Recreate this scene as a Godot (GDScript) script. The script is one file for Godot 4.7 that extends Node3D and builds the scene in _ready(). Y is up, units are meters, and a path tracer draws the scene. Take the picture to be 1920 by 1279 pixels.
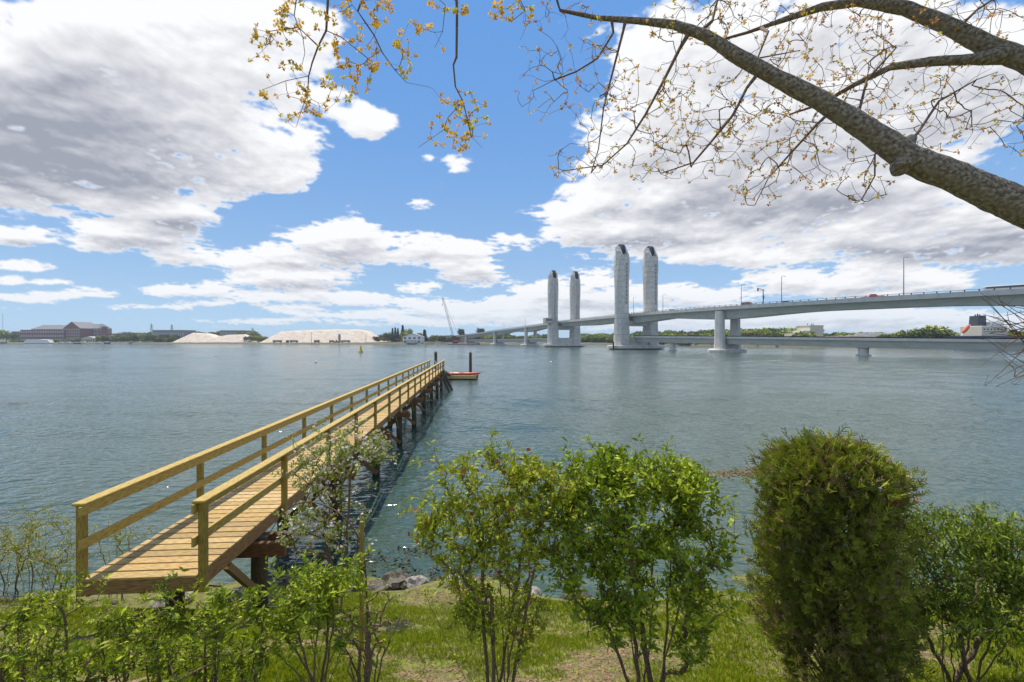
extends Node3D
# A wooden pier on a tidal river, a lift bridge beyond it, shrubs and an overhanging maple in front.
# World: water level y = 0, the camera looks along -Z from (0, EYE, 0). FPX and HORIZON turn pixels of the
# photograph into directions; each distance comes from the water, the ground or a known size.
const FPX := 880.0
const HORIZON := 638.0
const EYE := 5.6

var M := {}            # materials
var names := {}

func at_px(px: float, py: float, d: float) -> Vector3:
	return Vector3((px - 960.0) / FPX * d, EYE - (py - HORIZON) / FPX * d, -d)

func at_h(px: float, h: float, d: float) -> Vector3:
	return Vector3((px - 960.0) / FPX * d, h, -d)

# ------------------------------------------------------------------ mesh builder
class MB:
	var v := PackedVector3Array()
	var n := PackedVector3Array()
	var c := PackedColorArray()
	var uv := PackedVector2Array()
	var ix := PackedInt32Array()
	var col := Color(1, 1, 1)
	var colored := false
	func paint(k: Color) -> void:
		col = k
		colored = true
	func vert(p: Vector3, nn: Vector3) -> int:
		v.append(p)
		n.append(nn)
		c.append(col)
		return v.size() - 1
	func tri(a: Vector3, b: Vector3, d: Vector3) -> void:
		var nn := (b - a).cross(d - a).normalized()
		var i := v.size()
		vert(a, nn); vert(b, nn); vert(d, nn)
		ix.append(i); ix.append(i + 2); ix.append(i + 1)
	func quad(a: Vector3, b: Vector3, d: Vector3, e: Vector3) -> void:
		var nn := (d - a).cross(e - b).normalized()
		var i := v.size()
		vert(a, nn); vert(b, nn); vert(d, nn); vert(e, nn)
		ix.append(i); ix.append(i + 2); ix.append(i + 1)
		ix.append(i); ix.append(i + 3); ix.append(i + 2)
	func orient(v0: int, i0: int) -> void:
		var vol := 0.0
		var o := v[v0]
		for k in range(i0, ix.size(), 3):
			vol += (v[ix[k]] - o).dot((v[ix[k + 2]] - o).cross(v[ix[k + 1]] - o))
		if vol < 0.0:
			for k in range(i0, ix.size(), 3):
				var t := ix[k + 1]
				ix[k + 1] = ix[k + 2]
				ix[k + 2] = t
			for k in range(v0, v.size()):
				n[k] = -n[k]
	func loft(rings: Array, caps := true) -> void:
		var v0 := v.size()
		var i0 := ix.size()
		var m: int = rings[0].size()
		for r in rings.size() - 1:
			var A: PackedVector3Array = rings[r]
			var B: PackedVector3Array = rings[r + 1]
			for i in m:
				var j := (i + 1) % m
				quad(A[i], A[j], B[j], B[i])
		if caps:
			for side in 2:
				var A: PackedVector3Array = rings[0] if side == 0 else rings[rings.size() - 1]
				var mid := Vector3.ZERO
				for p in A:
					mid += p
				mid /= m
				for i in m:
					var j := (i + 1) % m
					if side == 0: tri(A[j], A[i], mid)
					else: tri(A[i], A[j], mid)
		orient(v0, i0)
	func box(ctr: Vector3, size: Vector3, bs := Basis.IDENTITY) -> void:
		var h := size * 0.5
		var A := PackedVector3Array()
		var B := PackedVector3Array()
		for q in [Vector2(-1, -1), Vector2(1, -1), Vector2(1, 1), Vector2(-1, 1)]:
			A.append(ctr + bs * Vector3(q.x * h.x, -h.y, q.y * h.z))
			B.append(ctr + bs * Vector3(q.x * h.x, h.y, q.y * h.z))
		loft([A, B])
	# a box with chamfered edges: 44 triangles
	func cbox(ctr: Vector3, size: Vector3, bev: float, bs := Basis.IDENTITY) -> void:
		var v0 := v.size()
		var i0 := ix.size()
		var h := size * 0.5
		var g := Vector3(h.x - bev, h.y - bev, h.z - bev)
		var P := func(sx: int, sy: int, sz: int, f: int) -> Vector3:
			var q := Vector3(sx * g.x, sy * g.y, sz * g.z)
			q[f] = [sx, sy, sz][f] * h[f]
			return ctr + bs * q
		for f in 3:
			for s in [-1, 1]:
				var k: Array = []
				for e in [[-1, -1], [1, -1], [1, 1], [-1, 1]]:
					var sg := [0, 0, 0]
					sg[f] = s
					sg[(f + 1) % 3] = e[0]
					sg[(f + 2) % 3] = e[1]
					k.append(P.call(sg[0], sg[1], sg[2], f))
				if s > 0: quad(k[0], k[1], k[2], k[3])
				else: quad(k[3], k[2], k[1], k[0])
		for f in 3:
			var a := (f + 1) % 3
			var b := (f + 2) % 3
			for sa in [-1, 1]:
				for sb in [-1, 1]:
					var lo := [0, 0, 0]
					var hi := [0, 0, 0]
					lo[f] = -1; hi[f] = 1
					lo[a] = sa; hi[a] = sa; lo[b] = sb; hi[b] = sb
					var p0: Vector3 = P.call(lo[0], lo[1], lo[2], a)
					var p1: Vector3 = P.call(hi[0], hi[1], hi[2], a)
					var p2: Vector3 = P.call(hi[0], hi[1], hi[2], b)
					var p3: Vector3 = P.call(lo[0], lo[1], lo[2], b)
					if sa * sb > 0: quad(p0, p3, p2, p1)
					else: quad(p0, p1, p2, p3)
		for sx in [-1, 1]:
			for sy in [-1, 1]:
				for sz in [-1, 1]:
					var p0: Vector3 = P.call(sx, sy, sz, 0)
					var p1: Vector3 = P.call(sx, sy, sz, 1)
					var p2: Vector3 = P.call(sx, sy, sz, 2)
					if sx * sy * sz > 0: tri(p0, p1, p2)
					else: tri(p0, p2, p1)
		for k in range(v0, v.size(), 1):
			pass
		orient(v0, i0)
	func bar(a: Vector3, b: Vector3, w: float, h: float) -> void:
		var d := (b - a)
		var z := d.normalized()
		var x := Vector3.UP.cross(z)
		if x.length() < 0.01: x = Vector3.RIGHT
		x = x.normalized()
		var y := z.cross(x)
		box((a + b) * 0.5, Vector3(w, h, d.length()), Basis(x, y, z))
	func tube(pts: PackedVector3Array, rad: PackedFloat32Array, sides: int, caps := true) -> void:
		var v0 := v.size()
		var i0 := ix.size()
		var m := pts.size()
		var up := Vector3.UP
		for i in m:
			var d := (pts[mini(i + 1, m - 1)] - pts[maxi(i - 1, 0)]).normalized()
			if i == 0:
				up = Vector3.RIGHT if absf(d.y) > 0.8 else Vector3.UP
			var x := up.cross(d).normalized()
			var y := d.cross(x).normalized()
			up = y
			for k in sides:
				var a := TAU * k / sides
				var o := x * cos(a) + y * sin(a)
				vert(pts[i] + o * rad[i], o)
		for i in m - 1:
			for k in sides:
				var k2 := (k + 1) % sides
				var a := v0 + i * sides + k
				var b := v0 + i * sides + k2
				var e := v0 + (i + 1) * sides + k2
				var f := v0 + (i + 1) * sides + k
				ix.append(a); ix.append(e); ix.append(b)
				ix.append(a); ix.append(f); ix.append(e)
		if caps:
			for s in 2:
				var i := 0 if s == 0 else m - 1
				var d := (pts[1] - pts[0]).normalized() * -1.0 if s == 0 else (pts[m - 1] - pts[m - 2]).normalized()
				var mid := vert(pts[i], d)
				var first := v.size()
				for k in sides:
					vert(v[v0 + i * sides + k], d)
				for k in sides:
					var k2 := (k + 1) % sides
					if s == 0:
						ix.append(mid); ix.append(first + k); ix.append(first + k2)
					else:
						ix.append(mid); ix.append(first + k2); ix.append(first + k)
		orient(v0, i0)
	func lathe(o: Vector3, prof: PackedVector2Array, sides: int) -> void:
		var rings := []
		for p in prof:
			var r := PackedVector3Array()
			for k in sides:
				var a := TAU * k / sides
				r.append(o + Vector3(cos(a) * p.x, p.y, sin(a) * p.x))
			rings.append(r)
		loft(rings)
	# extrude a polygon of (x, y) along z
	func prism_z(poly: PackedVector2Array, z0: float, z1: float, o := Vector3.ZERO) -> void:
		var A := PackedVector3Array()
		var B := PackedVector3Array()
		for p in poly:
			A.append(o + Vector3(p.x, p.y, z0))
			B.append(o + Vector3(p.x, p.y, z1))
		loft([A, B])
	func prism_x(poly: PackedVector2Array, x0: float, x1: float, o := Vector3.ZERO) -> void:
		var A := PackedVector3Array()
		var B := PackedVector3Array()
		for p in poly:
			A.append(o + Vector3(x0, p.y, p.x))
			B.append(o + Vector3(x1, p.y, p.x))
		loft([A, B])
	# a leaf: two triangles folded along the midrib
	func leaf(p: Vector3, dir: Vector3, face: Vector3, len: float, wid: float) -> void:
		var side := dir.cross(face)
		if side.length() < 0.05: side = dir.cross(Vector3(0.3, 0.9, 0.2))
		side = side.normalized() * wid * 0.5
		var nn := side.cross(dir).normalized()
		var tip := p + dir * len - nn * len * 0.08
		var m := p + dir * len * 0.45
		var l := m - side + nn * wid * 0.14
		var r := m + side + nn * wid * 0.14
		var i := v.size()
		var sd := side.normalized()
		vert(p, nn); vert(l, (nn + sd * 0.3).normalized()); vert(tip, nn); vert(r, (nn - sd * 0.3).normalized())
		ix.append(i); ix.append(i + 1); ix.append(i + 2)
		ix.append(i); ix.append(i + 2); ix.append(i + 3)
	func mesh() -> ArrayMesh:
		var a := []
		a.resize(Mesh.ARRAY_MAX)
		a[Mesh.ARRAY_VERTEX] = v
		a[Mesh.ARRAY_NORMAL] = n
		if colored: a[Mesh.ARRAY_COLOR] = c
		if uv.size() == v.size(): a[Mesh.ARRAY_TEX_UV] = uv
		a[Mesh.ARRAY_INDEX] = ix
		var m := ArrayMesh.new()
		m.add_surface_from_arrays(Mesh.PRIMITIVE_TRIANGLES, a)
		return m

# ------------------------------------------------------------------ scene helpers
func numbered(called: String) -> String:
	if not names.has(called):
		names[called] = 0
		return called
	names[called] += 1
	return "%s_%03d" % [called, names[called]]

func tag(o: Node3D, label: String, category: String, group := "") -> Node3D:
	o.set_meta("label", label)
	o.set_meta("category", category)
	if group: o.set_meta("group", group)
	return o

func thing(called: String, label: String, category: String, at := Vector3.ZERO, turn := 0.0, group := "") -> Node3D:
	var o := Node3D.new()
	o.name = numbered(called)
	add_child(o)
	o.position = at
	o.rotation.y = turn
	tag(o, label, category, group)
	return o

func part(called: String, m: Mesh, mat: Material, parent: Node3D, at := Vector3.ZERO, bs := Basis.IDENTITY) -> MeshInstance3D:
	var o := MeshInstance3D.new()
	o.name = called if parent != self else numbered(called)
	o.mesh = m
	o.material_override = mat
	o.transform = Transform3D(bs, at)
	parent.add_child(o, true)
	return o

func structure(called: String, m: Mesh, mat: Material) -> MeshInstance3D:
	var o := part(called, m, mat, self)
	o.set_meta("kind", "structure")
	return o

func stuff_part(o: Node3D) -> Node3D:
	o.set_meta("kind", "stuff")
	return o

func copy(o: Node3D, called: String, label: String, at: Vector3, turn: float, scl := Vector3.ONE, group := "") -> Node3D:
	var r: Node3D = o.duplicate()
	r.name = numbered(called)
	add_child(r)
	r.position = at
	r.rotation.y = turn
	r.scale = scl
	r.set_meta("label", label)
	if group: r.set_meta("group", group)
	return r

func rgb(r: float, g: float, b: float) -> Color:      # linear base colour for albedo_color
	return Color(r, g, b).linear_to_srgb()

func noise_tex(seed_: int, freq: float, oct: int, ramp: Array, size := 512, normal := 0.0, type := FastNoiseLite.TYPE_SIMPLEX_SMOOTH) -> NoiseTexture2D:
	var f := FastNoiseLite.new()
	f.seed = seed_
	f.noise_type = type
	f.frequency = freq
	f.fractal_octaves = oct
	var t := NoiseTexture2D.new()
	t.width = size
	t.height = size
	t.seamless = true
	t.noise = f
	if normal > 0.0:
		t.as_normal_map = true
		t.bump_strength = normal
	elif ramp.size():
		var g := Gradient.new()
		var offs := PackedFloat32Array()
		var cols := PackedColorArray()
		for k in ramp.size():
			offs.append(float(k) / (ramp.size() - 1))
			cols.append(ramp[k])
		g.offsets = offs
		g.colors = cols
		t.color_ramp = g
	return t

func mat(col: Color, rough := 0.8, metal := 0.0) -> StandardMaterial3D:
	var m := StandardMaterial3D.new()
	m.albedo_color = col
	m.roughness = rough
	m.metallic = metal
	return m

func tri_mat(tex: Texture2D, scl: Vector3, rough := 0.85, world := false, col := Color.WHITE, bump: Texture2D = null, bump_cm := 0.3) -> StandardMaterial3D:
	var m := mat(col, rough)
	m.albedo_texture = tex
	m.uv1_triplanar = true
	m.uv1_world_triplanar = world
	m.uv1_scale = scl
	m.uv1_triplanar_sharpness = 4.0
	if bump:
		m.heightmap_enabled = true
		m.heightmap_texture = bump
		m.heightmap_scale = bump_cm
	return m

func leaf_mat(rough := 0.55, back := Color(0.62, 0.66, 0.3)) -> StandardMaterial3D:
	var m := mat(Color.WHITE, rough)
	m.vertex_color_use_as_albedo = true
	m.metallic_specular = 0.25
	m.backlight_enabled = true
	m.backlight = back
	return m

func vary(rng: RandomNumberGenerator, a: Color, b: Color, j := 0.15) -> Color:
	var k := a.lerp(b, rng.randf())
	var s := 1.0 + rng.randf_range(-j, j)
	return Color(k.r * s, k.g * s, k.b * s)

func rnd_dir(rng: RandomNumberGenerator) -> Vector3:
	var y := rng.randf_range(-1, 1)
	var a := rng.randf() * TAU
	var r := sqrt(1.0 - y * y)
	return Vector3(r * cos(a), y, r * sin(a))

# ------------------------------------------------------------------ sky
# clouds seen in the photograph: centre, half sizes (pixels of the 1920 px photograph), thickness
const CLOUDS := [
	[150, 150, 330, 150, 1.25], [40, 250, 260, 150, 1.5], [330, 90, 230, 110, 1.0], [250, 250, 250, 110, 1.35], [420, 300, 140, 60, 1.0], [520, 312, 80, 42, 0.9],
	[200, 330, 200, 56, 1.2], [300, 415, 120, 42, 1.05], [330, 480, 70, 22, 0.8], [215, 445, 105, 28, 0.85], [30, 445, 66, 22, 0.8],
	[500, 60, 150, 90, 0.95], [560, 150, 80, 70, 0.8], [690, 226, 48, 32, 0.85], [640, 195, 40, 25, 0.6], [585, 245, 34, 18, 0.6], [480, 225, 30, 16, 0.5],
	[861, 304, 29, 20, 0.75], [800, 299, 15, 10, 0.5], [790, 383, 27, 11, 0.55], [830, 351, 14, 8, 0.5], [450, 372, 16, 7, 0.4], [775, 355, 8, 4, 0.4],
	[640, 452, 110, 42, 1.0], [720, 470, 60, 28, 0.8], [785, 462, 62, 28, 0.9], [870, 478, 60, 28, 0.9], [890, 512, 70, 24, 0.8], [960, 456, 45, 20, 0.6], [515, 420, 22, 10, 0.5], [500, 456, 20, 9, 0.5],
	[500, 490, 105, 24, 0.85], [560, 522, 100, 22, 0.85], [480, 520, 60, 14, 0.6], [350, 542, 92, 13, 0.75], [480, 556, 60, 11, 0.6], [590, 555, 110, 12, 0.65], [700, 562, 90, 11, 0.7], [785, 538, 52, 9, 0.55],
	[40, 498, 62, 11, 0.65], [15, 525, 35, 8, 0.55], [95, 527, 38, 7, 0.5], [60, 557, 70, 10, 0.6], [165, 550, 66, 8, 0.6], [240, 530, 26, 4, 0.4], [245, 576, 46, 6, 0.5], [330, 575, 36, 6, 0.5], [160, 537, 26, 5, 0.4], [400, 566, 40, 6, 0.5],
	[540, 580, 60, 7, 0.55], [640, 590, 80, 7, 0.5], [720, 588, 60, 7, 0.5], [820, 575, 60, 12, 0.65], [905, 580, 80, 15, 0.75], [860, 600, 90, 9, 0.5], [980, 572, 70, 20, 0.85], [1010, 540, 60, 14, 0.8], [1000, 600, 90, 10, 0.6], [760, 605, 120, 7, 0.4], [500, 603, 120, 6, 0.35],
	[1090, 560, 90, 26, 0.9], [1110, 520, 80, 16, 0.7], [1040, 492, 26, 10, 0.5], [1250, 420, 220, 60, 1.1], [1120, 400, 90, 55, 1.0], [1190, 350, 130, 70, 1.0], [1330, 460, 180, 30, 0.9],
	[1240, 230, 120, 130, 1.0], [1330, 120, 160, 130, 1.0], [1400, 300, 240, 130, 1.2], [1520, 200, 260, 170, 1.15], [1560, 395, 250, 60, 1.2], [1700, 120, 280, 170, 1.1], [1680, 240, 170, 100, 1.15], [1650, 365, 140, 40, 0.9], [1860, 130, 130, 95, 1.0],
	[1450, 480, 150, 22, 0.7], [1760, 450, 180, 50, 1.2], [1880, 445, 130, 44, 1.1], [1820, 385, 90, 20, 0.6], [1660, 470, 60, 24, 0.8], [1500, 528, 110, 24, 0.9], [1640, 515, 80, 26, 0.9], [1740, 525, 80, 22, 0.85], [1600, 545, 130, 14, 0.7],
	[1300, 555, 110, 20, 0.8], [1220, 545, 60, 12, 0.6], [1340, 590, 180, 14, 0.7], [1600, 592, 200, 18, 0.85], [1780, 600, 160, 16, 0.8], [1480, 605, 180, 12, 0.7], [1150, 592, 120, 12, 0.7], [1200, 612, 160, 8, 0.5], [1700, 615, 220, 8, 0.5], [960, 210, 16, 5, 0.35], [935, 222, 10, 5, 0.3],
]
# grey undersides and hearts of those clouds
const GREYS := [
	[40, 300, 230, 80, 1.0], [170, 230, 190, 90, 0.75], [60, 180, 150, 70, 0.6], [270, 340, 130, 36, 0.75], [340, 425, 85, 18, 0.75], [250, 455, 90, 14, 0.5], [40, 455, 60, 10, 0.6], [340, 488, 50, 9, 0.5], [420, 320, 90, 24, 0.45],
	[640, 478, 80, 13, 0.55], [690, 450, 40, 14, 0.35], [560, 500, 80, 9, 0.55], [560, 536, 90, 8, 0.5], [800, 480, 40, 8, 0.45], [880, 522, 70, 9, 0.5], [360, 550, 80, 6, 0.45], [1090, 572, 80, 9, 0.5],
	[1330, 405, 190, 26, 0.6], [1210, 455, 130, 16, 0.6], [1500, 385, 240, 36, 0.7], [1560, 320, 220, 60, 0.4], [1430, 260, 130, 60, 0.35], [1760, 475, 170, 22, 0.85], [1900, 440, 130, 34, 0.7], [1800, 190, 160, 80, 0.45], [1260, 300, 90, 50, 0.3], [1600, 460, 80, 12, 0.45], [1600, 545, 160, 9, 0.5], [1500, 120, 180, 60, 0.3], [1640, 605, 200, 8, 0.4],
]
const GX := 300
const GY := 110
var cloud_grid := PackedFloat32Array()
var grey_grid := PackedFloat32Array()
var fn_a: FastNoiseLite
var fn_b: FastNoiseLite
var fn_c: FastNoiseLite

func make_noise(seed_: int, freq: float, oct: int, gain := 0.5) -> FastNoiseLite:
	var f := FastNoiseLite.new()
	f.seed = seed_
	f.noise_type = FastNoiseLite.TYPE_SIMPLEX_SMOOTH
	f.frequency = freq
	f.fractal_octaves = oct
	f.fractal_gain = gain
	return f

func cloud_field(grid: PackedFloat32Array, px: float, py: float) -> float:      # bilinear look-up in a coarse cloud map
	var gx := clampf((px + 200.0) / 8.0, 0.0, GX - 1.001)
	var gy := clampf((py + 200.0) / 8.0, 0.0, GY - 1.001)
	var x := int(gx)
	var y := int(gy)
	var fx := gx - x
	var fy := gy - y
	var k := y * GX + x
	return lerpf(lerpf(grid[k], grid[k + 1], fx), lerpf(grid[k + GX], grid[k + GX + 1], fx), fy)

# thickness of cloud in a direction given by t = tan(azimuth), e = tan(elevation)/cos(azimuth)
func cloud_amount(t: float, e: float, behind: bool, fine: bool) -> float:
	var k := 1.0 / (e + 0.16)
	var qx := t * k * 0.9
	var qy := k
	var cov := fn_c.get_noise_2d(qx * 60.0 + (500.0 if behind else 0.0), qy * 60.0) * 1.5 + 0.12
	if not behind:
		var px := 960.0 + FPX * t
		var py := HORIZON - FPX * e
		var w := clampf((px + 200.0) / 180.0, 0.0, 1.0) * clampf((2190.0 - px) / 180.0, 0.0, 1.0) * clampf((py + 190.0) / 160.0, 0.0, 1.0)
		if w > 0.0:
			cov = lerpf(cov, cloud_field(cloud_grid, px, py) + 0.22 * smoothstep(0.14, 0.05, e), w)
	var s := cov + fn_a.get_noise_2d(qx * 100.0, qy * 100.0) * 0.9
	if fine and s > -0.6:
		s += 0.2 - absf(fn_b.get_noise_2d(qx * 100.0 + 77.0, qy * 115.0)) * 1.15
	return s

func sky_at(t: float, e: float, behind: bool, sin_el: float) -> Color:
	var up := clampf(sin_el, 0.0, 1.0)
	var a := pow(1.0 - up, 4.3)
	var blue := Color(0.12, 0.30, 0.67).lerp(Color(0.44, 0.63, 0.80), clampf(a * 1.05, 0.0, 1.0))
	if up > 0.6: blue = blue.lerp(Color(0.085, 0.23, 0.6), (up - 0.6) / 0.4)
	var s := cloud_amount(t, e, behind, true)
	var alpha := smoothstep(-0.03, 0.4, s)
	if alpha <= 0.0: return blue
	var hop := 0.008 + e * 0.02
	var broad := cloud_amount(t, e, behind, false) - cloud_amount(t - hop * 1.2, e + hop * 2.6, behind, false)
	var lump := (s - cloud_amount(t - hop * 0.5, e + hop, behind, true)) * 0.45 + broad * 0.55
	var above := cloud_amount(t, e + 0.02 + e * 0.06, behind, false)
	var grey := 0.0
	if behind or absf(t) > 1.3 or e > 0.9:
		grey = smoothstep(0.3, 1.1, s) * 0.6
	else:
		grey = cloud_field(grey_grid, 960.0 + FPX * t, HORIZON - FPX * e)
	var k := 1.0 / (e + 0.16)
	var mott := fn_b.get_noise_2d(t * k * 60.0 + 31.0, k * 80.0 + 9.0)
	var shade := clampf(grey * 0.92 + clampf(above, 0.0, 0.9) * 0.16 + mott * 0.1 - lump * 0.55, 0.0, 1.0)
	shade *= smoothstep(0.1, 0.55, s)
	var lit := Color(0.865, 0.87, 0.885).lerp(Color(0.32, 0.34, 0.41), shade)
	var far := clampf(1.0 - e / 0.12, 0.0, 1.0)
	lit = lit.lerp(Color(0.70, 0.755, 0.83), far * 0.4)
	return blue.lerp(lit, alpha * (1.0 - far * 0.25))

var sky_rows := []
var sky_job := {}
func sky_row(i: int) -> void:
	var j: Dictionary = sky_job
	var out := PackedFloat32Array()
	var w: int = j.x1 - j.x0
	out.resize(w * 3)
	var v: float = (j.y0 + i + 0.5) / j.h
	var el := PI * (0.5 - v)
	if el > -0.03:
		for x in w:
			var az: float = ((j.x0 + x + 0.5) / j.w - 0.5) * TAU
			var ca := cos(az)
			var behind := ca < 0.05
			var cz := maxf(absf(ca), 0.05)
			var t := sin(az) / cz
			var e := maxf(tan(minf(el, 1.5)), 0.0) / cz
			if absf(t) > 2.5 or behind:
				# away from the view: same clouds, laid out by angle
				behind = true
				t = az * 1.6
				e = maxf(tan(minf(el, 1.5)), 0.0)
			var k := sky_at(t, e, behind, sin(el))
			out[x * 3] = k.r
			out[x * 3 + 1] = k.g
			out[x * 3 + 2] = k.b
	else:
		for x in w:
			out[x * 3] = 0.10
			out[x * 3 + 1] = 0.13
			out[x * 3 + 2] = 0.14
	sky_rows[i] = out

func sky_block(w: int, h: int, x0: int, y0: int, x1: int, y1: int) -> Image:
	sky_job = {"w": w, "h": h, "x0": x0, "y0": y0, "x1": x1, "y1": y1}
	sky_rows = []
	sky_rows.resize(y1 - y0)
	var id := WorkerThreadPool.add_group_task(sky_row, y1 - y0)
	WorkerThreadPool.wait_for_group_task_completion(id)
	var all := PackedByteArray()
	for r in sky_rows:
		all.append_array(r.to_byte_array())
	sky_rows = []
	return Image.create_from_data(x1 - x0, y1 - y0, false, Image.FORMAT_RGBF, all)

func make_sky() -> Sky:
	fn_a = make_noise(11, 0.026, 6, 0.55)
	fn_b = make_noise(23, 0.05, 5, 0.55)
	fn_c = make_noise(5, 0.012, 2, 0.5)
	cloud_grid.resize(GX * GY)
	grey_grid.resize(GX * GY)
	for y in GY:
		for x in GX:
			var px := x * 8.0 - 200.0
			var py := y * 8.0 - 200.0
			var clear := 1.0
			for q in CLOUDS:
				var dx: float = (px - q[0]) / (q[2] * 1.0)
				var dy: float = (py - q[1]) / (q[3] * 0.98)
				var r2 := dx * dx + dy * dy
				if r2 < 5.0:
					clear *= 1.0 - (minf(q[4] + (0.3 if q[3] < 14 else 0.12), 0.96) if q[2] > 34 else q[4] * 0.85) * exp(-r2 * r2 * 0.6)
			cloud_grid[y * GX + x] = (1.0 - clear) * 1.6 - 0.7
			clear = 1.0
			for q in GREYS:
				var dx: float = (px - q[0]) / q[2]
				var dy: float = (py - q[1]) / q[3]
				var r2 := dx * dx + dy * dy
				if r2 < 5.0:
					clear *= 1.0 - minf(q[4], 0.95) * exp(-r2 * 0.9)
			grey_grid[y * GX + x] = 1.0 - clear
	var img := sky_block(1024, 512, 0, 0, 1024, 512)
	img.resize(4096, 2048, Image.INTERPOLATE_BILINEAR)
	var win := sky_block(4096, 2048, 1450, 570, 2650, 1030)
	img.blit_rect(win, Rect2i(0, 0, win.get_width(), win.get_height()), Vector2i(1450, 570))
	var turned := Image.create(4096, 2048, false, Image.FORMAT_RGBF)      # the panorama's left edge looks along -Z
	turned.blit_rect(img, Rect2i(2048, 0, 2048, 2048), Vector2i(0, 0))
	turned.blit_rect(img, Rect2i(0, 0, 2048, 2048), Vector2i(2048, 0))
	var pm := PanoramaSkyMaterial.new()
	pm.panorama = ImageTexture.create_from_image(turned)
	var s := Sky.new()
	s.sky_material = pm
	return s

# ------------------------------------------------------------------ materials
func make_materials() -> void:
	var grain := noise_tex(3, 0.02, 4, [Color(0.45, 0.42, 0.38), Color(0.8, 0.79, 0.76), Color(0.95, 0.95, 0.94), Color(1, 1, 1)], 512)
	var fine := noise_tex(8, 0.03, 5, [], 512)
	var tones := [rgb(0.50, 0.345, 0.125), rgb(0.59, 0.42, 0.17), rgb(0.42, 0.285, 0.105), rgb(0.55, 0.365, 0.13), rgb(0.64, 0.46, 0.21)]
	M.planks = []
	for k in tones.size():
		var m := tri_mat(grain, Vector3(0.55, 7.0, 7.0), 0.75, true, tones[k], fine, 0.25)
		m.uv1_offset = Vector3(k * 0.37, k * 0.21, k * 0.13)
		M.planks.append(m)
	M.post = tri_mat(grain, Vector3(7.0, 0.6, 7.0), 0.8, true, rgb(0.37, 0.265, 0.05), fine, 0.2)
	M.rail = tri_mat(grain, Vector3(7.0, 7.0, 0.5), 0.75, false, rgb(0.53, 0.38, 0.095), fine, 0.2)
	M.rail_end = M.rail
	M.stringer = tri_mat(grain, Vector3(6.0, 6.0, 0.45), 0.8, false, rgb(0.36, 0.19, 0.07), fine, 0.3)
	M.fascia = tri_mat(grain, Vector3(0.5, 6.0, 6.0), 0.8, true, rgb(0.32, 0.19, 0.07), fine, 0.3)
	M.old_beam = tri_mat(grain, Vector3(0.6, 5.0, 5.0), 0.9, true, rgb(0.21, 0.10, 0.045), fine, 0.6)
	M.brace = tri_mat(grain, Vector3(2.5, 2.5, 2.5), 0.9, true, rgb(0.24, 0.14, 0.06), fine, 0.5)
	M.pile = tri_mat(grain, Vector3(5.0, 0.7, 5.0), 0.9, true, Color.WHITE, fine, 0.8)
	M.pile.vertex_color_use_as_albedo = true
	M.mooring = tri_mat(grain, Vector3(5.0, 0.7, 5.0), 0.9, true, rgb(0.16, 0.17, 0.13), fine, 0.8)
	var con := noise_tex(31, 0.012, 6, [Color(0.86, 0.86, 0.85), Color(0.95, 0.95, 0.945), Color(1, 1, 1)], 512)
	M.concrete = tri_mat(con, Vector3(0.06, 0.035, 0.06), 0.9, true, rgb(0.60, 0.59, 0.56))
	M.concrete_dark = tri_mat(con, Vector3(0.06, 0.035, 0.06), 0.92, true, rgb(0.42, 0.415, 0.40))
	M.girder = tri_mat(con, Vector3(0.03, 0.08, 0.03), 0.8, true, rgb(0.48, 0.48, 0.455))
	M.joint = mat(rgb(0.16, 0.16, 0.15), 0.9)
	M.slot_shade = mat(rgb(0.2, 0.205, 0.21), 0.5)  # grey standing in for the shade inside the tower openings
	M.steel_dark = mat(rgb(0.06, 0.065, 0.08), 0.5, 0.3)
	M.steel = mat(rgb(0.30, 0.31, 0.32), 0.45, 0.6)
	M.pole = mat(rgb(0.20, 0.21, 0.22), 0.5, 0.4)
	M.aluminium = mat(rgb(0.62, 0.64, 0.66), 0.4, 0.7)
	M.white = mat(rgb(0.74, 0.73, 0.71), 0.6)
	M.black = mat(rgb(0.02, 0.02, 0.02), 0.6)
	M.tyre = mat(rgb(0.018, 0.018, 0.018), 0.9)
	M.glass = mat(rgb(0.06, 0.075, 0.09), 0.08)
	M.red = mat(rgb(0.50, 0.035, 0.03), 0.35)
	M.yellow = mat(rgb(0.62, 0.38, 0.01), 0.45)
	M.orange = mat(rgb(0.62, 0.12, 0.03), 0.6)
	M.navy = mat(rgb(0.02, 0.03, 0.10), 0.5)
	var brick := noise_tex(41, 0.05, 4, [Color(0.7, 0.66, 0.64), Color(1, 1, 1)], 256)
	M.brick = tri_mat(brick, Vector3(0.05, 0.08, 0.05), 0.9, true, rgb(0.32, 0.155, 0.125))
	M.brick_pale = tri_mat(brick, Vector3(0.05, 0.08, 0.05), 0.9, true, rgb(0.38, 0.25, 0.21))
	M.roof = mat(rgb(0.20, 0.20, 0.21), 0.8)
	M.roof_grey = mat(rgb(0.27, 0.28, 0.29), 0.7)
	M.shed = mat(rgb(0.24, 0.225, 0.22), 0.8)
	M.cream = mat(rgb(0.58, 0.55, 0.47), 0.8)
	M.pane = mat(rgb(0.10, 0.12, 0.15), 0.15)
	M.pane_pale = mat(rgb(0.40, 0.42, 0.43), 0.3)
	var salt := noise_tex(51, 0.012, 6, [rgb(0.58, 0.47, 0.36), rgb(0.68, 0.585, 0.475), rgb(0.74, 0.66, 0.56)], 512)
	M.salt = tri_mat(salt, Vector3(0.02, 0.03, 0.02), 0.95, true, Color.WHITE, noise_tex(52, 0.02, 5, [], 512), 60.0)
	var grav := noise_tex(53, 0.03, 5, [rgb(0.20, 0.165, 0.13), rgb(0.31, 0.265, 0.21)], 256)
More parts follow.
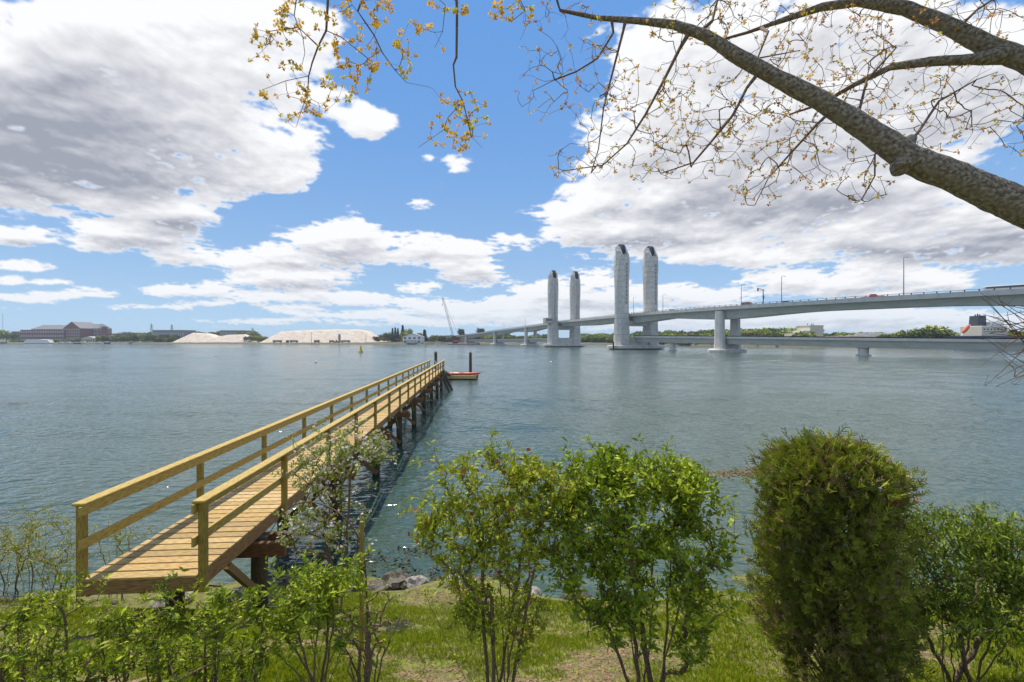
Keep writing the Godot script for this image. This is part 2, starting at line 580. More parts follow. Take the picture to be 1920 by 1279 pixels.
	M.gravel_heap = tri_mat(grav, Vector3(0.05, 0.05, 0.05), 0.95, true)
	var ground := noise_tex(61, 0.012, 6, [rgb(0.09, 0.065, 0.04), rgb(0.12, 0.11, 0.04), rgb(0.15, 0.17, 0.03), rgb(0.19, 0.215, 0.03)], 1024)
	M.ground = tri_mat(ground, Vector3(0.3, 0.3, 0.3), 0.95, true, Color.WHITE, noise_tex(62, 0.06, 5, [], 512), 3.0)
	var bed := noise_tex(63, 0.02, 5, [rgb(0.02, 0.025, 0.018), rgb(0.045, 0.052, 0.03), rgb(0.09, 0.10, 0.055), rgb(0.13, 0.13, 0.075)], 1024)
	M.seabed = tri_mat(bed, Vector3(0.11, 0.11, 0.11), 0.95, true)
	var fg := noise_tex(64, 0.02, 5, [rgb(0.06, 0.055, 0.045), rgb(0.10, 0.095, 0.065), rgb(0.10, 0.11, 0.055), rgb(0.20, 0.18, 0.15)], 512)
	M.far_ground = tri_mat(fg, Vector3(0.02, 0.03, 0.02), 0.95, true)
	var rockt := noise_tex(65, 0.02, 6, [rgb(0.09, 0.085, 0.08), rgb(0.22, 0.205, 0.19), rgb(0.36, 0.34, 0.32)], 512)
	M.rock = tri_mat(rockt, Vector3(0.9, 0.9, 0.9), 0.9, true, Color.WHITE, rockt, 2.0)
	var wrock := noise_tex(66, 0.025, 5, [rgb(0.02, 0.018, 0.012), rgb(0.06, 0.05, 0.03), rgb(0.12, 0.11, 0.07)], 512)
	M.weed_rock = tri_mat(wrock, Vector3(1.3, 1.3, 1.3), 0.6, true, Color.WHITE, wrock, 4.0)
	var bark := noise_tex(71, 0.016, 6, [rgb(0.05, 0.04, 0.028), rgb(0.14, 0.11, 0.075), rgb(0.27, 0.23, 0.175), rgb(0.44, 0.41, 0.35)], 1024)
	M.bark = tri_mat(bark, Vector3(1.6, 1.6, 1.6), 0.92, false, Color.WHITE, noise_tex(72, 0.03, 5, [], 512), 1.2)
	M.twig = tri_mat(bark, Vector3(3, 3, 3), 0.9, false, rgb(0.75, 0.58, 0.48))
	M.stem = tri_mat(bark, Vector3(4, 4, 4), 0.9, false, rgb(0.75, 0.66, 0.55))
	M.cedar_bark = mat(rgb(0.12, 0.065, 0.04), 0.9)
	M.leaf = leaf_mat()
	M.bud = leaf_mat(0.6, Color(0.85, 0.78, 0.5))
	M.far_leaf = leaf_mat(0.8, Color(0.35, 0.38, 0.15))
	M.grass = leaf_mat(0.6, Color(0.75, 0.78, 0.35))
	M.litter = mat(Color.WHITE, 0.9)
	M.litter.vertex_color_use_as_albedo = true

# ------------------------------------------------------------------ terrain and water
var land: FastNoiseLite
func ground_h(x: float, d: float) -> float:
	var w := land.get_noise_2d(x * 6.0, d * 6.0)
	var w2 := land.get_noise_2d(x * 25.0 + 90.0, d * 25.0)
	var e := d + w * 0.9 + 0.12 * sin(x * 0.9)
	var h: float
	if e < 2.0: h = 3.3
	elif e < 7.6: h = lerpf(3.3, 1.22, (e - 2.0) / 5.6)
	elif e < 10.9: h = lerpf(1.22, -0.05, smoothstep(0.0, 1.0, (e - 7.6) / 3.3))
	elif e < 30.0: h = lerpf(-0.05, -1.5, (e - 10.9) / 19.1)
	else: h = maxf(-1.5 - (e - 30.0) * 0.07, -7.0)
	return h + w2 * (0.05 if e < 8.0 else 0.14)

func grid_mesh(xs: PackedFloat32Array, ds: PackedFloat32Array, hf: Callable) -> ArrayMesh:
	var mb := MB.new()
	var m := xs.size()
	for d in ds:
		for x in xs:
			mb.vert(Vector3(x, hf.call(x, d), -d), Vector3.UP)
	for j in ds.size() - 1:
		for i in m - 1:
			var a := j * m + i
			mb.ix.append_array([a, a + m + 1, a + 1, a, a + m, a + m + 1])
	for j in ds.size():
		for i in m:
			var l := mb.v[j * m + maxi(i - 1, 0)]
			var r := mb.v[j * m + mini(i + 1, m - 1)]
			var n := mb.v[maxi(j - 1, 0) * m + i]
			var f := mb.v[mini(j + 1, ds.size() - 1) * m + i]
			mb.n[j * m + i] = (r - l).cross(f - n).normalized()
	return mb.mesh()

func steps(a: float, b: float, st: float) -> PackedFloat32Array:
	var r := PackedFloat32Array()
	var k := int(ceil((b - a) / st))
	for i in k + 1:
		r.append(lerpf(a, b, float(i) / k))
	return r

var waves := []
func make_water() -> void:
	land = make_noise(77, 0.03, 3)
	structure("ground", grid_mesh(steps(-24, 24, 0.2), steps(-8, 11.2, 0.2), ground_h), M.ground)
	var ds := steps(10.6, 30, 0.3)
	ds.append_array(steps(31, 110, 2.5))
	structure("seabed", grid_mesh(steps(-130, 130, 1.3), ds, ground_h), M.seabed)
	var rng := RandomNumberGenerator.new()
	rng.seed = 9
	for k in 16:
		var lam := 0.55 * pow(1.23, k)
		var ang := rng.randf_range(-0.75, 0.75) + 0.25
		waves.append([TAU / lam * sin(ang), TAU / lam * cos(ang), lam * rng.randf_range(0.0029, 0.0052), rng.randf() * TAU])
	var wm := mat(rgb(0.05, 0.098, 0.08), 0.1)
	wm.albedo_color.a = 0.7
	wm.transparency = BaseMaterial3D.TRANSPARENCY_ALPHA
	wm.metallic_specular = 0.42
	wm.normal_enabled = true
	wm.normal_texture = noise_tex(81, 0.016, 3, [], 1024, 9.0)
	wm.normal_scale = 0.8
	var warp := make_noise(15, 0.01, 2)
	var mb := MB.new()
	# strips of water: fine waves near, coarser farther out
	for q in [[9.0, 46.0, 0.21, 62.0], [45.5, 120.0, 0.55, 150.0], [119.0, 330.0, 2.0, 420.0], [328.0, 1500.0, 40.0, 2200.0]]:
		var xs := steps(-q[3], q[3], q[2] * 1.25)
		var rows := steps(q[0], q[1], q[2])
		var base := mb.v.size()
		var m := xs.size()
		var drop: float = 0.0 if q[0] < 10.0 else (0.012 if q[0] < 100.0 else 0.025)
		for d in rows:
			for x in xs:
				var h := 0.0
				var gx := 0.0
				var gz := 0.0
				var gust := 0.8 + 0.75 * warp.get_noise_2d(x * 0.8 + 300.0, d * 1.9)
				for w in waves:
					if TAU / sqrt(w[0] * w[0] + w[1] * w[1]) < q[2] * 2.6: continue
					var ph: float = x * w[0] + d * w[1] + w[3] + gust * 1.5
					h += w[2] * sin(ph) * gust
					var g: float = w[2] * cos(ph) * gust
					gx += g * w[0]
					gz -= g * w[1]
				mb.vert(Vector3(x, h - drop, -d), Vector3(-gx, 1, -gz).normalized())
				mb.uv.append(Vector2(x / 15.0 + warp.get_noise_2d(x * 1.3, d * 1.3) * 0.5, d / 8.0 + warp.get_noise_2d(x * 1.3 + 70.0, d * 1.3) * 0.5))
		for j in rows.size() - 1:
			for i in m - 1:
				var a := base + j * m + i
				mb.ix.append_array([a, a + m + 1, a + 1, a, a + m, a + m + 1])
	structure("water", mb.mesh(), wm)

# ------------------------------------------------------------------ the wooden pier
func timber(len: float, w: float, h: float, bev := 0.006) -> ArrayMesh:   # length along x
	var mb := MB.new()
	mb.cbox(Vector3.ZERO, Vector3(len, h, w), bev)
	return mb.mesh()

func pile_mesh(r: float, y0: float, y1: float, seed_: int) -> ArrayMesh:
	var rng := RandomNumberGenerator.new()
	rng.seed = seed_
	var mb := MB.new()
	var sides := 12
	var rows := 16
	var rings := []
	for j in rows + 1:
		var y := lerpf(y0, y1, float(j) / rows)
		for k in sides:
			var a := TAU * k / sides
			var rr := r * (1.0 + 0.05 * sin(a * 3.0 + seed_) + rng.randf_range(-0.025, 0.025)) * (1.06 - 0.03 * y)
			var o := Vector3(cos(a), 0, sin(a))
			var wet := y + rng.randf_range(-0.22, 0.22)      # weed and algae up to the tide line
			mb.paint(Color(0.022, 0.026, 0.014) if wet < 0.38 else (Color(0.05, 0.065, 0.022) if wet < 0.85 else Color(0.115, 0.085, 0.045)))
			mb.vert(Vector3(0, y, 0) + o * rr, o)
	for j in rows:
		for k in sides:
			var a := j * sides + k
			var b := j * sides + (k + 1) % sides
			mb.ix.append_array([a, b + sides, a + sides, a, b, b + sides])
	mb.orient(0, 0)
	var m := mb.v.size()
	mb.vert(Vector3(0, y1 + 0.01, 0), Vector3.UP)
	for k in sides:
		mb.ix.append_array([m, rows * sides + k, rows * sides + (k + 1) % sides])
	return mb.mesh()

const DOCK := Vector3(-5.39, 0.0, -6.78)
const DOCK_TURN := 0.0714
const DOCK_LEN := 48.4
const DECK_Y := 2.17
const DOCK_HALF := 0.785

func dock_world(x: float, y: float, t: float) -> Vector3:
	return DOCK + Basis(Vector3.UP, DOCK_TURN) * Vector3(x, y, -t)

func make_dock() -> void:
	var rng := RandomNumberGenerator.new()
	rng.seed = 4
	var o := thing("wooden_pier", "long new wooden pier with handrails on dark piles reaching out over the water", "pier", DOCK, DOCK_TURN)
	# deck planks
	var plank := []
	for k in 4:
		plank.append(timber(DOCK_HALF * 2.0 + [0.0, 0.008, -0.006, 0.004][k], 0.194, 0.04, 0.005))
	var pitch := 0.2305
	for k in int(DOCK_LEN / pitch):
		var bs := Basis(Vector3.UP, rng.randf_range(-0.003, 0.003)) * Basis(Vector3.RIGHT, rng.randf_range(-0.008, 0.008))
		part("deck_plank", plank[k % 4], M.planks[rng.randi() % 5], o, Vector3(rng.randf_range(-0.004, 0.004), DECK_Y - 0.02 + rng.randf_range(-0.0015, 0.0015), -(0.098 + k * pitch)), bs)
	# fascia at the landward end and stringers below the planks
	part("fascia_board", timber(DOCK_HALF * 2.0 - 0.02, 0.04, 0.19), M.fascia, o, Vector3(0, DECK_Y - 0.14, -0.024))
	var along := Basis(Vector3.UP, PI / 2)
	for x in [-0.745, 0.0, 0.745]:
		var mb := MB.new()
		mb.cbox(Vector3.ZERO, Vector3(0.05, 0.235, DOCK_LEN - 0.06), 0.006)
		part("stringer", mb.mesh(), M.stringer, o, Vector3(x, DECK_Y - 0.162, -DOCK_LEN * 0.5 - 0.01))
	# railing posts, rails and caps
	var post := MB.new()
	post.cbox(Vector3.ZERO, Vector3(0.1, 1.32, 0.1), 0.006)
	var post_m := post.mesh()
	var posts := PackedFloat32Array()
	for k in 17:
		posts.append(0.08 + k * 2.9)
	posts.append(DOCK_LEN - 0.1)
	for s in [-1.0, 1.0]:
		for t in posts:
			part("railing_post", post_m, M.post, o, Vector3(s * 0.842, DECK_Y - 0.27 + 0.66, -t), Basis(Vector3.UP, rng.randf_range(-0.02, 0.02)))
		var a := -0.06
		var k := 0
		while a < DOCK_LEN - 0.2:
			var b := minf(posts[mini((k + 1) * 2, posts.size() - 1)] if k < 8 else DOCK_LEN + 0.03, DOCK_LEN + 0.03)
			var ln := b - a - 0.006
			var zc := -(a + b) * 0.5
			var mb := MB.new()
			mb.cbox(Vector3.ZERO, Vector3(0.185, 0.04, ln), 0.008)
			part("handrail_cap", mb.mesh(), M.rail, o, Vector3(s * 0.825, DECK_Y + 1.071, zc + (-0.04 if k == 0 else 0.0)))
			mb = MB.new()
			mb.cbox(Vector3.ZERO, Vector3(0.04, 0.14, ln), 0.005)
			part("top_rail", mb.mesh(), M.rail, o, Vector3(s * 0.769, DECK_Y + 0.978, zc))
			mb = MB.new()
			mb.cbox(Vector3.ZERO, Vector3(0.04, 0.14, ln), 0.005)
			part("lower_rail", mb.mesh(), M.rail, o, Vector3(s * 0.769, DECK_Y + 0.50, zc))
			a = b
			k += 1
	# bents: two piles, a pair of cap beams, crossed braces
	var tt := [2.05, 6.9, 12.2, 17.8, 23.4, 29.0, 34.6, 40.2, 45.6]
	for k in tt.size():
		var t: float = tt[k]
		var low := ground_h(dock_world(0, 0, t).x, -dock_world(0, 0, t).z) - 0.6
		for s in [-1.0, 1.0]:
			part("pile", pile_mesh(0.145, low, DECK_Y - 0.3, k * 2 + int(s)), M.pile, o, Vector3(s * 0.76, 0, -t))
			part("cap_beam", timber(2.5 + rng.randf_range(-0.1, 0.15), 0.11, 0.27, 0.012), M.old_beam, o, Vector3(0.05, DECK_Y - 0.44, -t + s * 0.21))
		if k > 0:
			for s in [-1.0, 1.0]:
				var mb := MB.new()
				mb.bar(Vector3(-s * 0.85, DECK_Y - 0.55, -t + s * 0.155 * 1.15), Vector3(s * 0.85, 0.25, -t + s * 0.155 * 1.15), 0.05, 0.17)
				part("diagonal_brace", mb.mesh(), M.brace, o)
		var nxt := MB.new()
		nxt.bar(Vector3(0.7, DECK_Y - 0.33, -t + 1.05), Vector3(0.72, DECK_Y - 1.15, -t + 0.2), 0.09, 0.12)
		part("knee_brace", nxt.mesh(), M.brace if k > 0 else M.fascia, o)
	for q in [[44.0, 1.75], [46.6, 1.9]]:
		var mb := MB.new()
		mb.paint(Color(0.10, 0.10, 0.075))
		mb.tube(PackedVector3Array([Vector3(0.8, DECK_Y + 0.05, -q[0]), Vector3(lerpf(0.8, q[1], 0.65), 0.75, -q[0]), Vector3(q[1] + 0.5, -1.2, -q[0] + 0.1)]), PackedFloat32Array([0.15, 0.15, 0.15]), 10)
		part("batter_pile", mb.mesh(), M.pile, o)
	# gangway, float, kayak, mooring piles
	var g := thing("gangway", "white aluminium gangway sloping from the end of the pier to the float", "gangway", dock_world(0.25, 0, DOCK_LEN + 0.1), DOCK_TURN - 0.02)
	var run := 12.2
	var drop := DECK_Y - 0.02 - 0.62
	var mb := MB.new()
	mb.bar(Vector3(0, DECK_Y - 0.03, 0), Vector3(0, DECK_Y - 0.03 - drop, -run), 1.1, 0.06)
	part("walkway", mb.mesh(), M.aluminium, g)
	for s in [-1.0, 1.0]:
		mb = MB.new()
		for h in [0.06, 0.55, 1.05]:
			mb.bar(Vector3(s * 0.58, DECK_Y + h, 0), Vector3(s * 0.58, DECK_Y + h - drop, -run), 0.05, 0.06)
		part("side_rail", mb.mesh(), M.white, g)
		for k in 9:
			var mp := MB.new()
			var t := run * (k + 0.05) / 8.2
			mp.bar(Vector3(s * 0.58, DECK_Y + 0.03 - drop * t / run, -t), Vector3(s * 0.58, DECK_Y + 1.02 - drop * t / run, -t), 0.045, 0.045)
			part("rail_post", mp.mesh(), M.white, g)
	var fl := thing("float", "low grey floating dock moored between two piles past the end of the pier", "floating dock", at_h(845, 0, 67.5), -0.03)
	mb = MB.new()
	mb.cbox(Vector3(0, 0.05, 0), Vector3(7.6, 0.34, 2.6), 0.03)
	part("flotation", mb.mesh(), M.black, fl)
	var fp := timber(2.8, 0.188, 0.05)
	for k in 38:
		part("deck_plank", fp, M.planks[k % 5] if k % 3 else M.fascia, fl, Vector3(-3.72 + k * 0.201, 0.62, 0), along)
	for s in [-1.0, 1.0]:
		part("side_board", timber(7.7, 0.06, 0.42), M.planks[4], fl, Vector3(0, 0.40, s * 1.43))
	var ky := thing("kayak", "long red kayak lying on the floating dock", "kayak", at_h(868, 0.97, 67.0), -0.02)
	var rings := []
	for k in 25:
		var f := k / 24.0 * 2.0 - 1.0
		var wdt := 0.34 * pow(maxf(1.0 - f * f, 0.0), 0.6) + 0.012
		var hgt := 0.21 * pow(maxf(1.0 - f * f, 0.0), 0.35) + 0.02
		var lift := 0.06 * f * f
		var r := PackedVector3Array()
		for a in 14:
			var q := TAU * a / 14
			r.append(Vector3(f * 2.55, lift + sin(q) * hgt * (1.0 if sin(q) < 0 else 0.75), cos(q) * wdt))
		rings.append(r)
	mb = MB.new()
	mb.loft(rings)
	part("hull", mb.mesh(), M.red, ky, Vector3(0, -0.12, 0))
	mb = MB.new()
	var pr := PackedVector2Array([Vector2(0.2, 0), Vector2(0.24, 0.03), Vector2(0.28, 0.03), Vector2(0.29, 0.0)])
	mb.lathe(Vector3.ZERO, pr, 16)
	part("cockpit_rim", mb.mesh(), M.black, ky, Vector3(-0.2, 0.0, 0), Basis.from_scale(Vector3(2.2, 1, 1)))
	for q in [[882.0, 68.6, 3.7, "tall bare mooring pile standing behind the red kayak"], [817.0, 64.5, 3.85, "green stained mooring pile showing above the handrail at the pier's end"]]:
		var p := thing("mooring_pile", q[3], "pile", at_h(q[0], 0, q[1]))
		part("shaft", pile_mesh(0.21, -4.0, q[2], int(q[0])), M.pile, p)
		mb = MB.new()
		mb.lathe(Vector3(0, q[2] - 0.02, 0), PackedVector2Array([Vector2(0.23, 0), Vector2(0.23, 0.09), Vector2(0.04, 0.26)]), 12)
		part("cap", mb.mesh(), M.mooring, p)
	# buoys
	var by := thing("channel_buoy", "yellow conical channel buoy floating on the open river", "buoy", at_h(676.5, 0, 218.0))
	mb = MB.new()
	mb.lathe(Vector3(0, -0.5, 0), PackedVector2Array([Vector2(0.7, 0), Vector2(1.05, 0.3), Vector2(1.05, 1.0), Vector2(0.75, 1.25)]), 16)
	part("float_body", mb.mesh(), M.yellow, by)
	mb = MB.new()
	mb.lathe(Vector3(0, 0.72, 0), PackedVector2Array([Vector2(0.7, 0), Vector2(0.28, 1.8), Vector2(0.24, 2.3), Vector2(0.05, 2.6)]), 12)
	part("tower_cone", mb.mesh(), M.yellow, by)
	for q in [[592.0, 118.0, "small white mooring ball floating before the large salt heap"], [1033.0, 116.0, "small white mooring ball floating before the bridge's far towers"], [405.0, 165.0, "small white ball in place of a swimming bird before the smaller salt heaps"]]:  # the third ball stands in for a bird on the water
		var b := thing("mooring_ball", q[2], "mooring ball", at_h(q[0], 0, q[1]), 0.0, "white mooring balls")
		mb = MB.new()
		mb.lathe(Vector3(0, -0.12, 0), PackedVector2Array([Vector2(0.05, 0), Vector2(0.24, 0.08), Vector2(0.33, 0.25), Vector2(0.28, 0.42), Vector2(0.1, 0.54)]), 12)
		part("ball", mb.mesh(), M.white, b)
		mb = MB.new()
		mb.lathe(Vector3(0, 0.4, 0), PackedVector2Array([Vector2(0.05, 0), Vector2(0.05, 0.12), Vector2(0.02, 0.14)]), 8)
		part("ring", mb.mesh(), M.steel_dark, b)

# ------------------------------------------------------------------ the lift bridge
# Local frame: +Z runs along the bridge towards the near bank, +X across it; the origin lies between the near towers.
const BR := Vector3(76.2, 0, -288.0)
const BR_TURN := 0.293
var bridge: Node3D

func road_x(z: float) -> float:
	if z > 20.0: return (z - 20.0) * (z - 20.0) / 800.0
	if z < -150.0: return -(z + 150.0) * (z + 150.0) / 2036.0
	return 0.0

func table(t: Array, z: float) -> float:
	if z <= t[0][0]: return t[0][1]
	for k in t.size() - 1:
		if z <= t[k + 1][0]:
			return lerpf(t[k][1], t[k + 1][1], (z - t[k][0]) / (t[k + 1][0] - t[k][0]))
	return t[t.size() - 1][1]

func road_h(z: float) -> float:      # top of the roadway
	return table([[-560, 6.0], [-470, 8.4], [-380, 12.6], [-288, 16.6], [-190, 19.2], [-112, 20.6], [0, 20.9], [80, 20.3], [160, 19.6], [240, 18.6]], z)

func rail_h(z: float) -> float:
	return table([[-520, 6.0], [-112, 7.6], [0, 8.2], [80, 7.2], [160, 5.9], [240, 5.4]], z)

func road_at(z: float, off: float, h: float) -> Vector3:
	var dx := (road_x(z + 0.5) - road_x(z - 0.5))
	var t := Vector3(dx, 0, 1).normalized()
	return Vector3(road_x(z), h, z) + Vector3(t.z, 0, -t.x) * off

func road_world(z: float, off: float, h: float) -> Vector3:
	return BR + Basis(Vector3.UP, BR_TURN) * road_at(z, off, h)

func find_road(px: float, off: float) -> float:      # where along the bridge a pixel column meets the edge
	var a := -520.0
	var b := 215.0
	for k in 50:
		var m := (a + b) * 0.5
		var w := road_world(m, off, 0)
		if 960.0 + FPX * w.x / -w.z < px: a = m
		else: b = m
	return (a + b) * 0.5

# sweep a cross-section (x across, y up) along the road
func sweep(z0: float, z1: float, st: float, sect: Callable) -> ArrayMesh:
	var rings := []
	for z in steps(z0, z1, st):
		var r := PackedVector3Array()
		for p in sect.call(z):
			r.append(road_at(z, p.x, p.y))
		rings.append(r)
	var mb := MB.new()
	mb.loft(rings)
	return mb.mesh()

func rect(x0: float, x1: float, y0: float, y1: float) -> Array:
	return [Vector2(x0, y0), Vector2(x1, y0), Vector2(x1, y1), Vector2(x0, y1)]

func box_section(w_top: float, w_bot: float, y0: float, y1: float) -> Array:
	return [Vector2(-w_bot, y0), Vector2(w_bot, y0), Vector2(w_top, y1), Vector2(-w_top, y1)]

func girder_depth(z: float) -> float:
	# deep over the piers, slim in mid-span
	var best := 1.0e9
	for p in [-470.0, -380.0, -288.0, -195.0, -112.0, 0.0, 73.0, 192.0]:
		best = minf(best, absf(z - p))
	return lerpf(4.4, 2.5, smoothstep(0.0, 46.0, best))

# plan of a tower at height h: a box whose side faces are cut by long curved facets
func tower_ring(h: float, inset: float) -> PackedVector3Array:
	var low := clampf((18.0 - h) / 18.0, 0.0, 1.0)
	var fx := 2.55 + 0.25 * low - inset      # half width of the faces across the road
	var bx := 4.1 + 0.3 * low - inset
	var z := 4.1 + 0.5 * low - inset
	var f := clampf((h - 4.0) / 53.0, 0.0, 1.0)
	var t := pow(sin(PI * pow(f, 0.85)), 0.75) * 0.8 + 0.06
	var out := PackedVector3Array()
	for q in [[1.0, 1.0], [1.0, -1.0], [-1.0, -1.0], [-1.0, 1.0]]:
		var F := Vector3(fx * q[0], h, z * q[1])
		var B := Vector3(bx * q[0], h, 0.0)
		var S := F.lerp(B, t) + Vector3(q[0] * 2.4 * t * (1.0 - t), 0, q[1] * 1.6 * t * (1.0 - t))
		if q[0] * q[1] > 0: out.append_array([F, S, B])
		else: out.append_array([B, S, F])
	return out

func make_tower(x: float, z: float, flip: float, label: String, par: Node3D) -> void:
	var t := Node3D.new()
	t.name = "tower"
	par.add_child(t, true)
	t.position = Vector3(x, 0, z)
	t.rotation.y = 0.0 if flip > 0 else PI
	t.set_meta("label", label)
	var top := 57.0
	# concrete segments over a recessed core
	var h := 2.6
	while h < top - 0.5:
		var h2 := minf(h + 3.2, top)
		if top - h2 < 1.5: h2 = top
		var mb := MB.new()
		var rings := []
		for y in [h + 0.05, h + 0.12, h2 - 0.12, h2 - 0.05]:
			rings.append(tower_ring(y, 0.07 if y < h + 0.1 or y > h2 - 0.1 else 0.0))
		mb.loft(rings)
		part("concrete_segment", mb.mesh(), M.concrete, t)
		h = h2
	var core := MB.new()
	core.loft([tower_ring(2.0, 0.22), tower_ring(20.0, 0.22), tower_ring(40.0, 0.22), tower_ring(top - 0.2, 0.22)])
	part("core", core.mesh(), M.joint, t)
	# column of openings on the outer face: flat panels painted dark as their shade
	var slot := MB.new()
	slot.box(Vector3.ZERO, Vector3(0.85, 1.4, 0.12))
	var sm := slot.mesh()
	var fr := MB.new()
	for e in [-1.0, 1.0]:
		fr.box(Vector3(e * 0.5, 0, 0.15), Vector3(0.16, 1.75, 0.42))
		fr.box(Vector3(0, e * 0.79, 0.15), Vector3(0.84, 0.17, 0.42))
	var frm := fr.mesh()
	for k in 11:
		var sl := part("slot_shade", sm, M.slot_shade, t, Vector3(0.95, 28.2 + k * 2.3, 4.1))
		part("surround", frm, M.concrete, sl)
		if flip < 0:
			part("slot_shade", sm, M.slot_shade, t, Vector3(-0.95, 28.2 + k * 2.3, 4.1))
	# head: the body's outline leans back from the outer face; sheave wheels sit in the slot at its top
	for s in [-1.0, 1.0]:
		var mb := MB.new()
		mb.prism_x(PackedVector2Array([Vector2(4.05, top - 0.1), Vector2(3.7, top + 0.9), Vector2(0.6, top + 5.6), Vector2(-1.6, top + 5.9), Vector2(-3.4, top + 4.2), Vector2(-4.05, top - 0.1)]), s * 2.05 - 0.5, s * 2.05 + 0.5)
		part("cheek_wall", mb.mesh(), M.concrete, t)
		var w := MB.new()
		var ring0 := PackedVector3Array([Vector3(s * 2.56, top - 0.1, 4.0), Vector3(s * 4.08, top - 0.1, 0.0), Vector3(s * 2.56, top - 0.1, -4.0)])
		var ring1 := PackedVector3Array([Vector3(s * 2.56, top + 2.2, 2.6), Vector3(s * 4.0, top + 2.9, 0.0), Vector3(s * 2.56, top + 3.2, -3.4)])
		w.loft([ring0, ring1])
		part("shoulder", w.mesh(), M.concrete, t)
	for sx in [-0.75, 0.75]:
		var mb := MB.new()
		var A := PackedVector3Array()
		var B := PackedVector3Array()
		for k in 28:
			var a := TAU * k / 28
			A.append(Vector3(sx - 0.45, top + 3.9 + 3.1 * sin(a), -0.7 + 3.1 * cos(a)))
			B.append(Vector3(sx + 0.45, top + 3.9 + 3.1 * sin(a), -0.7 + 3.1 * cos(a)))
		mb.loft([A, B])
		var sh := part("sheave", mb.mesh(), M.steel_dark, t)
		var hub := MB.new()
		hub.tube(PackedVector3Array([Vector3(sx - 0.6, top + 3.9, -0.7), Vector3(sx + 0.6, top + 3.9, -0.7)]), PackedFloat32Array([0.6, 0.6]), 12)
		part("hub", hub.mesh(), M.steel, sh)
	# lifting ropes down the inner face, between two concrete ribs
	for sx in [-1.5, 0.0, 1.5]:
		var mb := MB.new()
		mb.box(Vector3(sx, 38.5, -4.35), Vector3(0.7 if sx == 0.0 else 0.95, 36.0, 0.9))
		part("guide_rib", mb.mesh(), M.concrete, t)
	for sx in [-0.75, 0.75]:
		var mb := MB.new()
		mb.tube(PackedVector3Array([Vector3(sx, 21.0, -4.3), Vector3(sx, 61.0, -3.8)]), PackedFloat32Array([0.12, 0.12]), 6)
		part("lifting_rope", mb.mesh(), M.steel_dark, t)

func oval(cx: float, cz: float, hx: float, hz: float, y: float) -> PackedVector3Array:
	var r := PackedVector3Array()
	for k in 28:
		var a := TAU * k / 28
		var c := cos(a)
		var s := sin(a)
		r.append(Vector3(cx + signf(c) * pow(absf(c), 0.55) * hx, y, cz + signf(s) * pow(absf(s), 0.8) * hz))
	return r

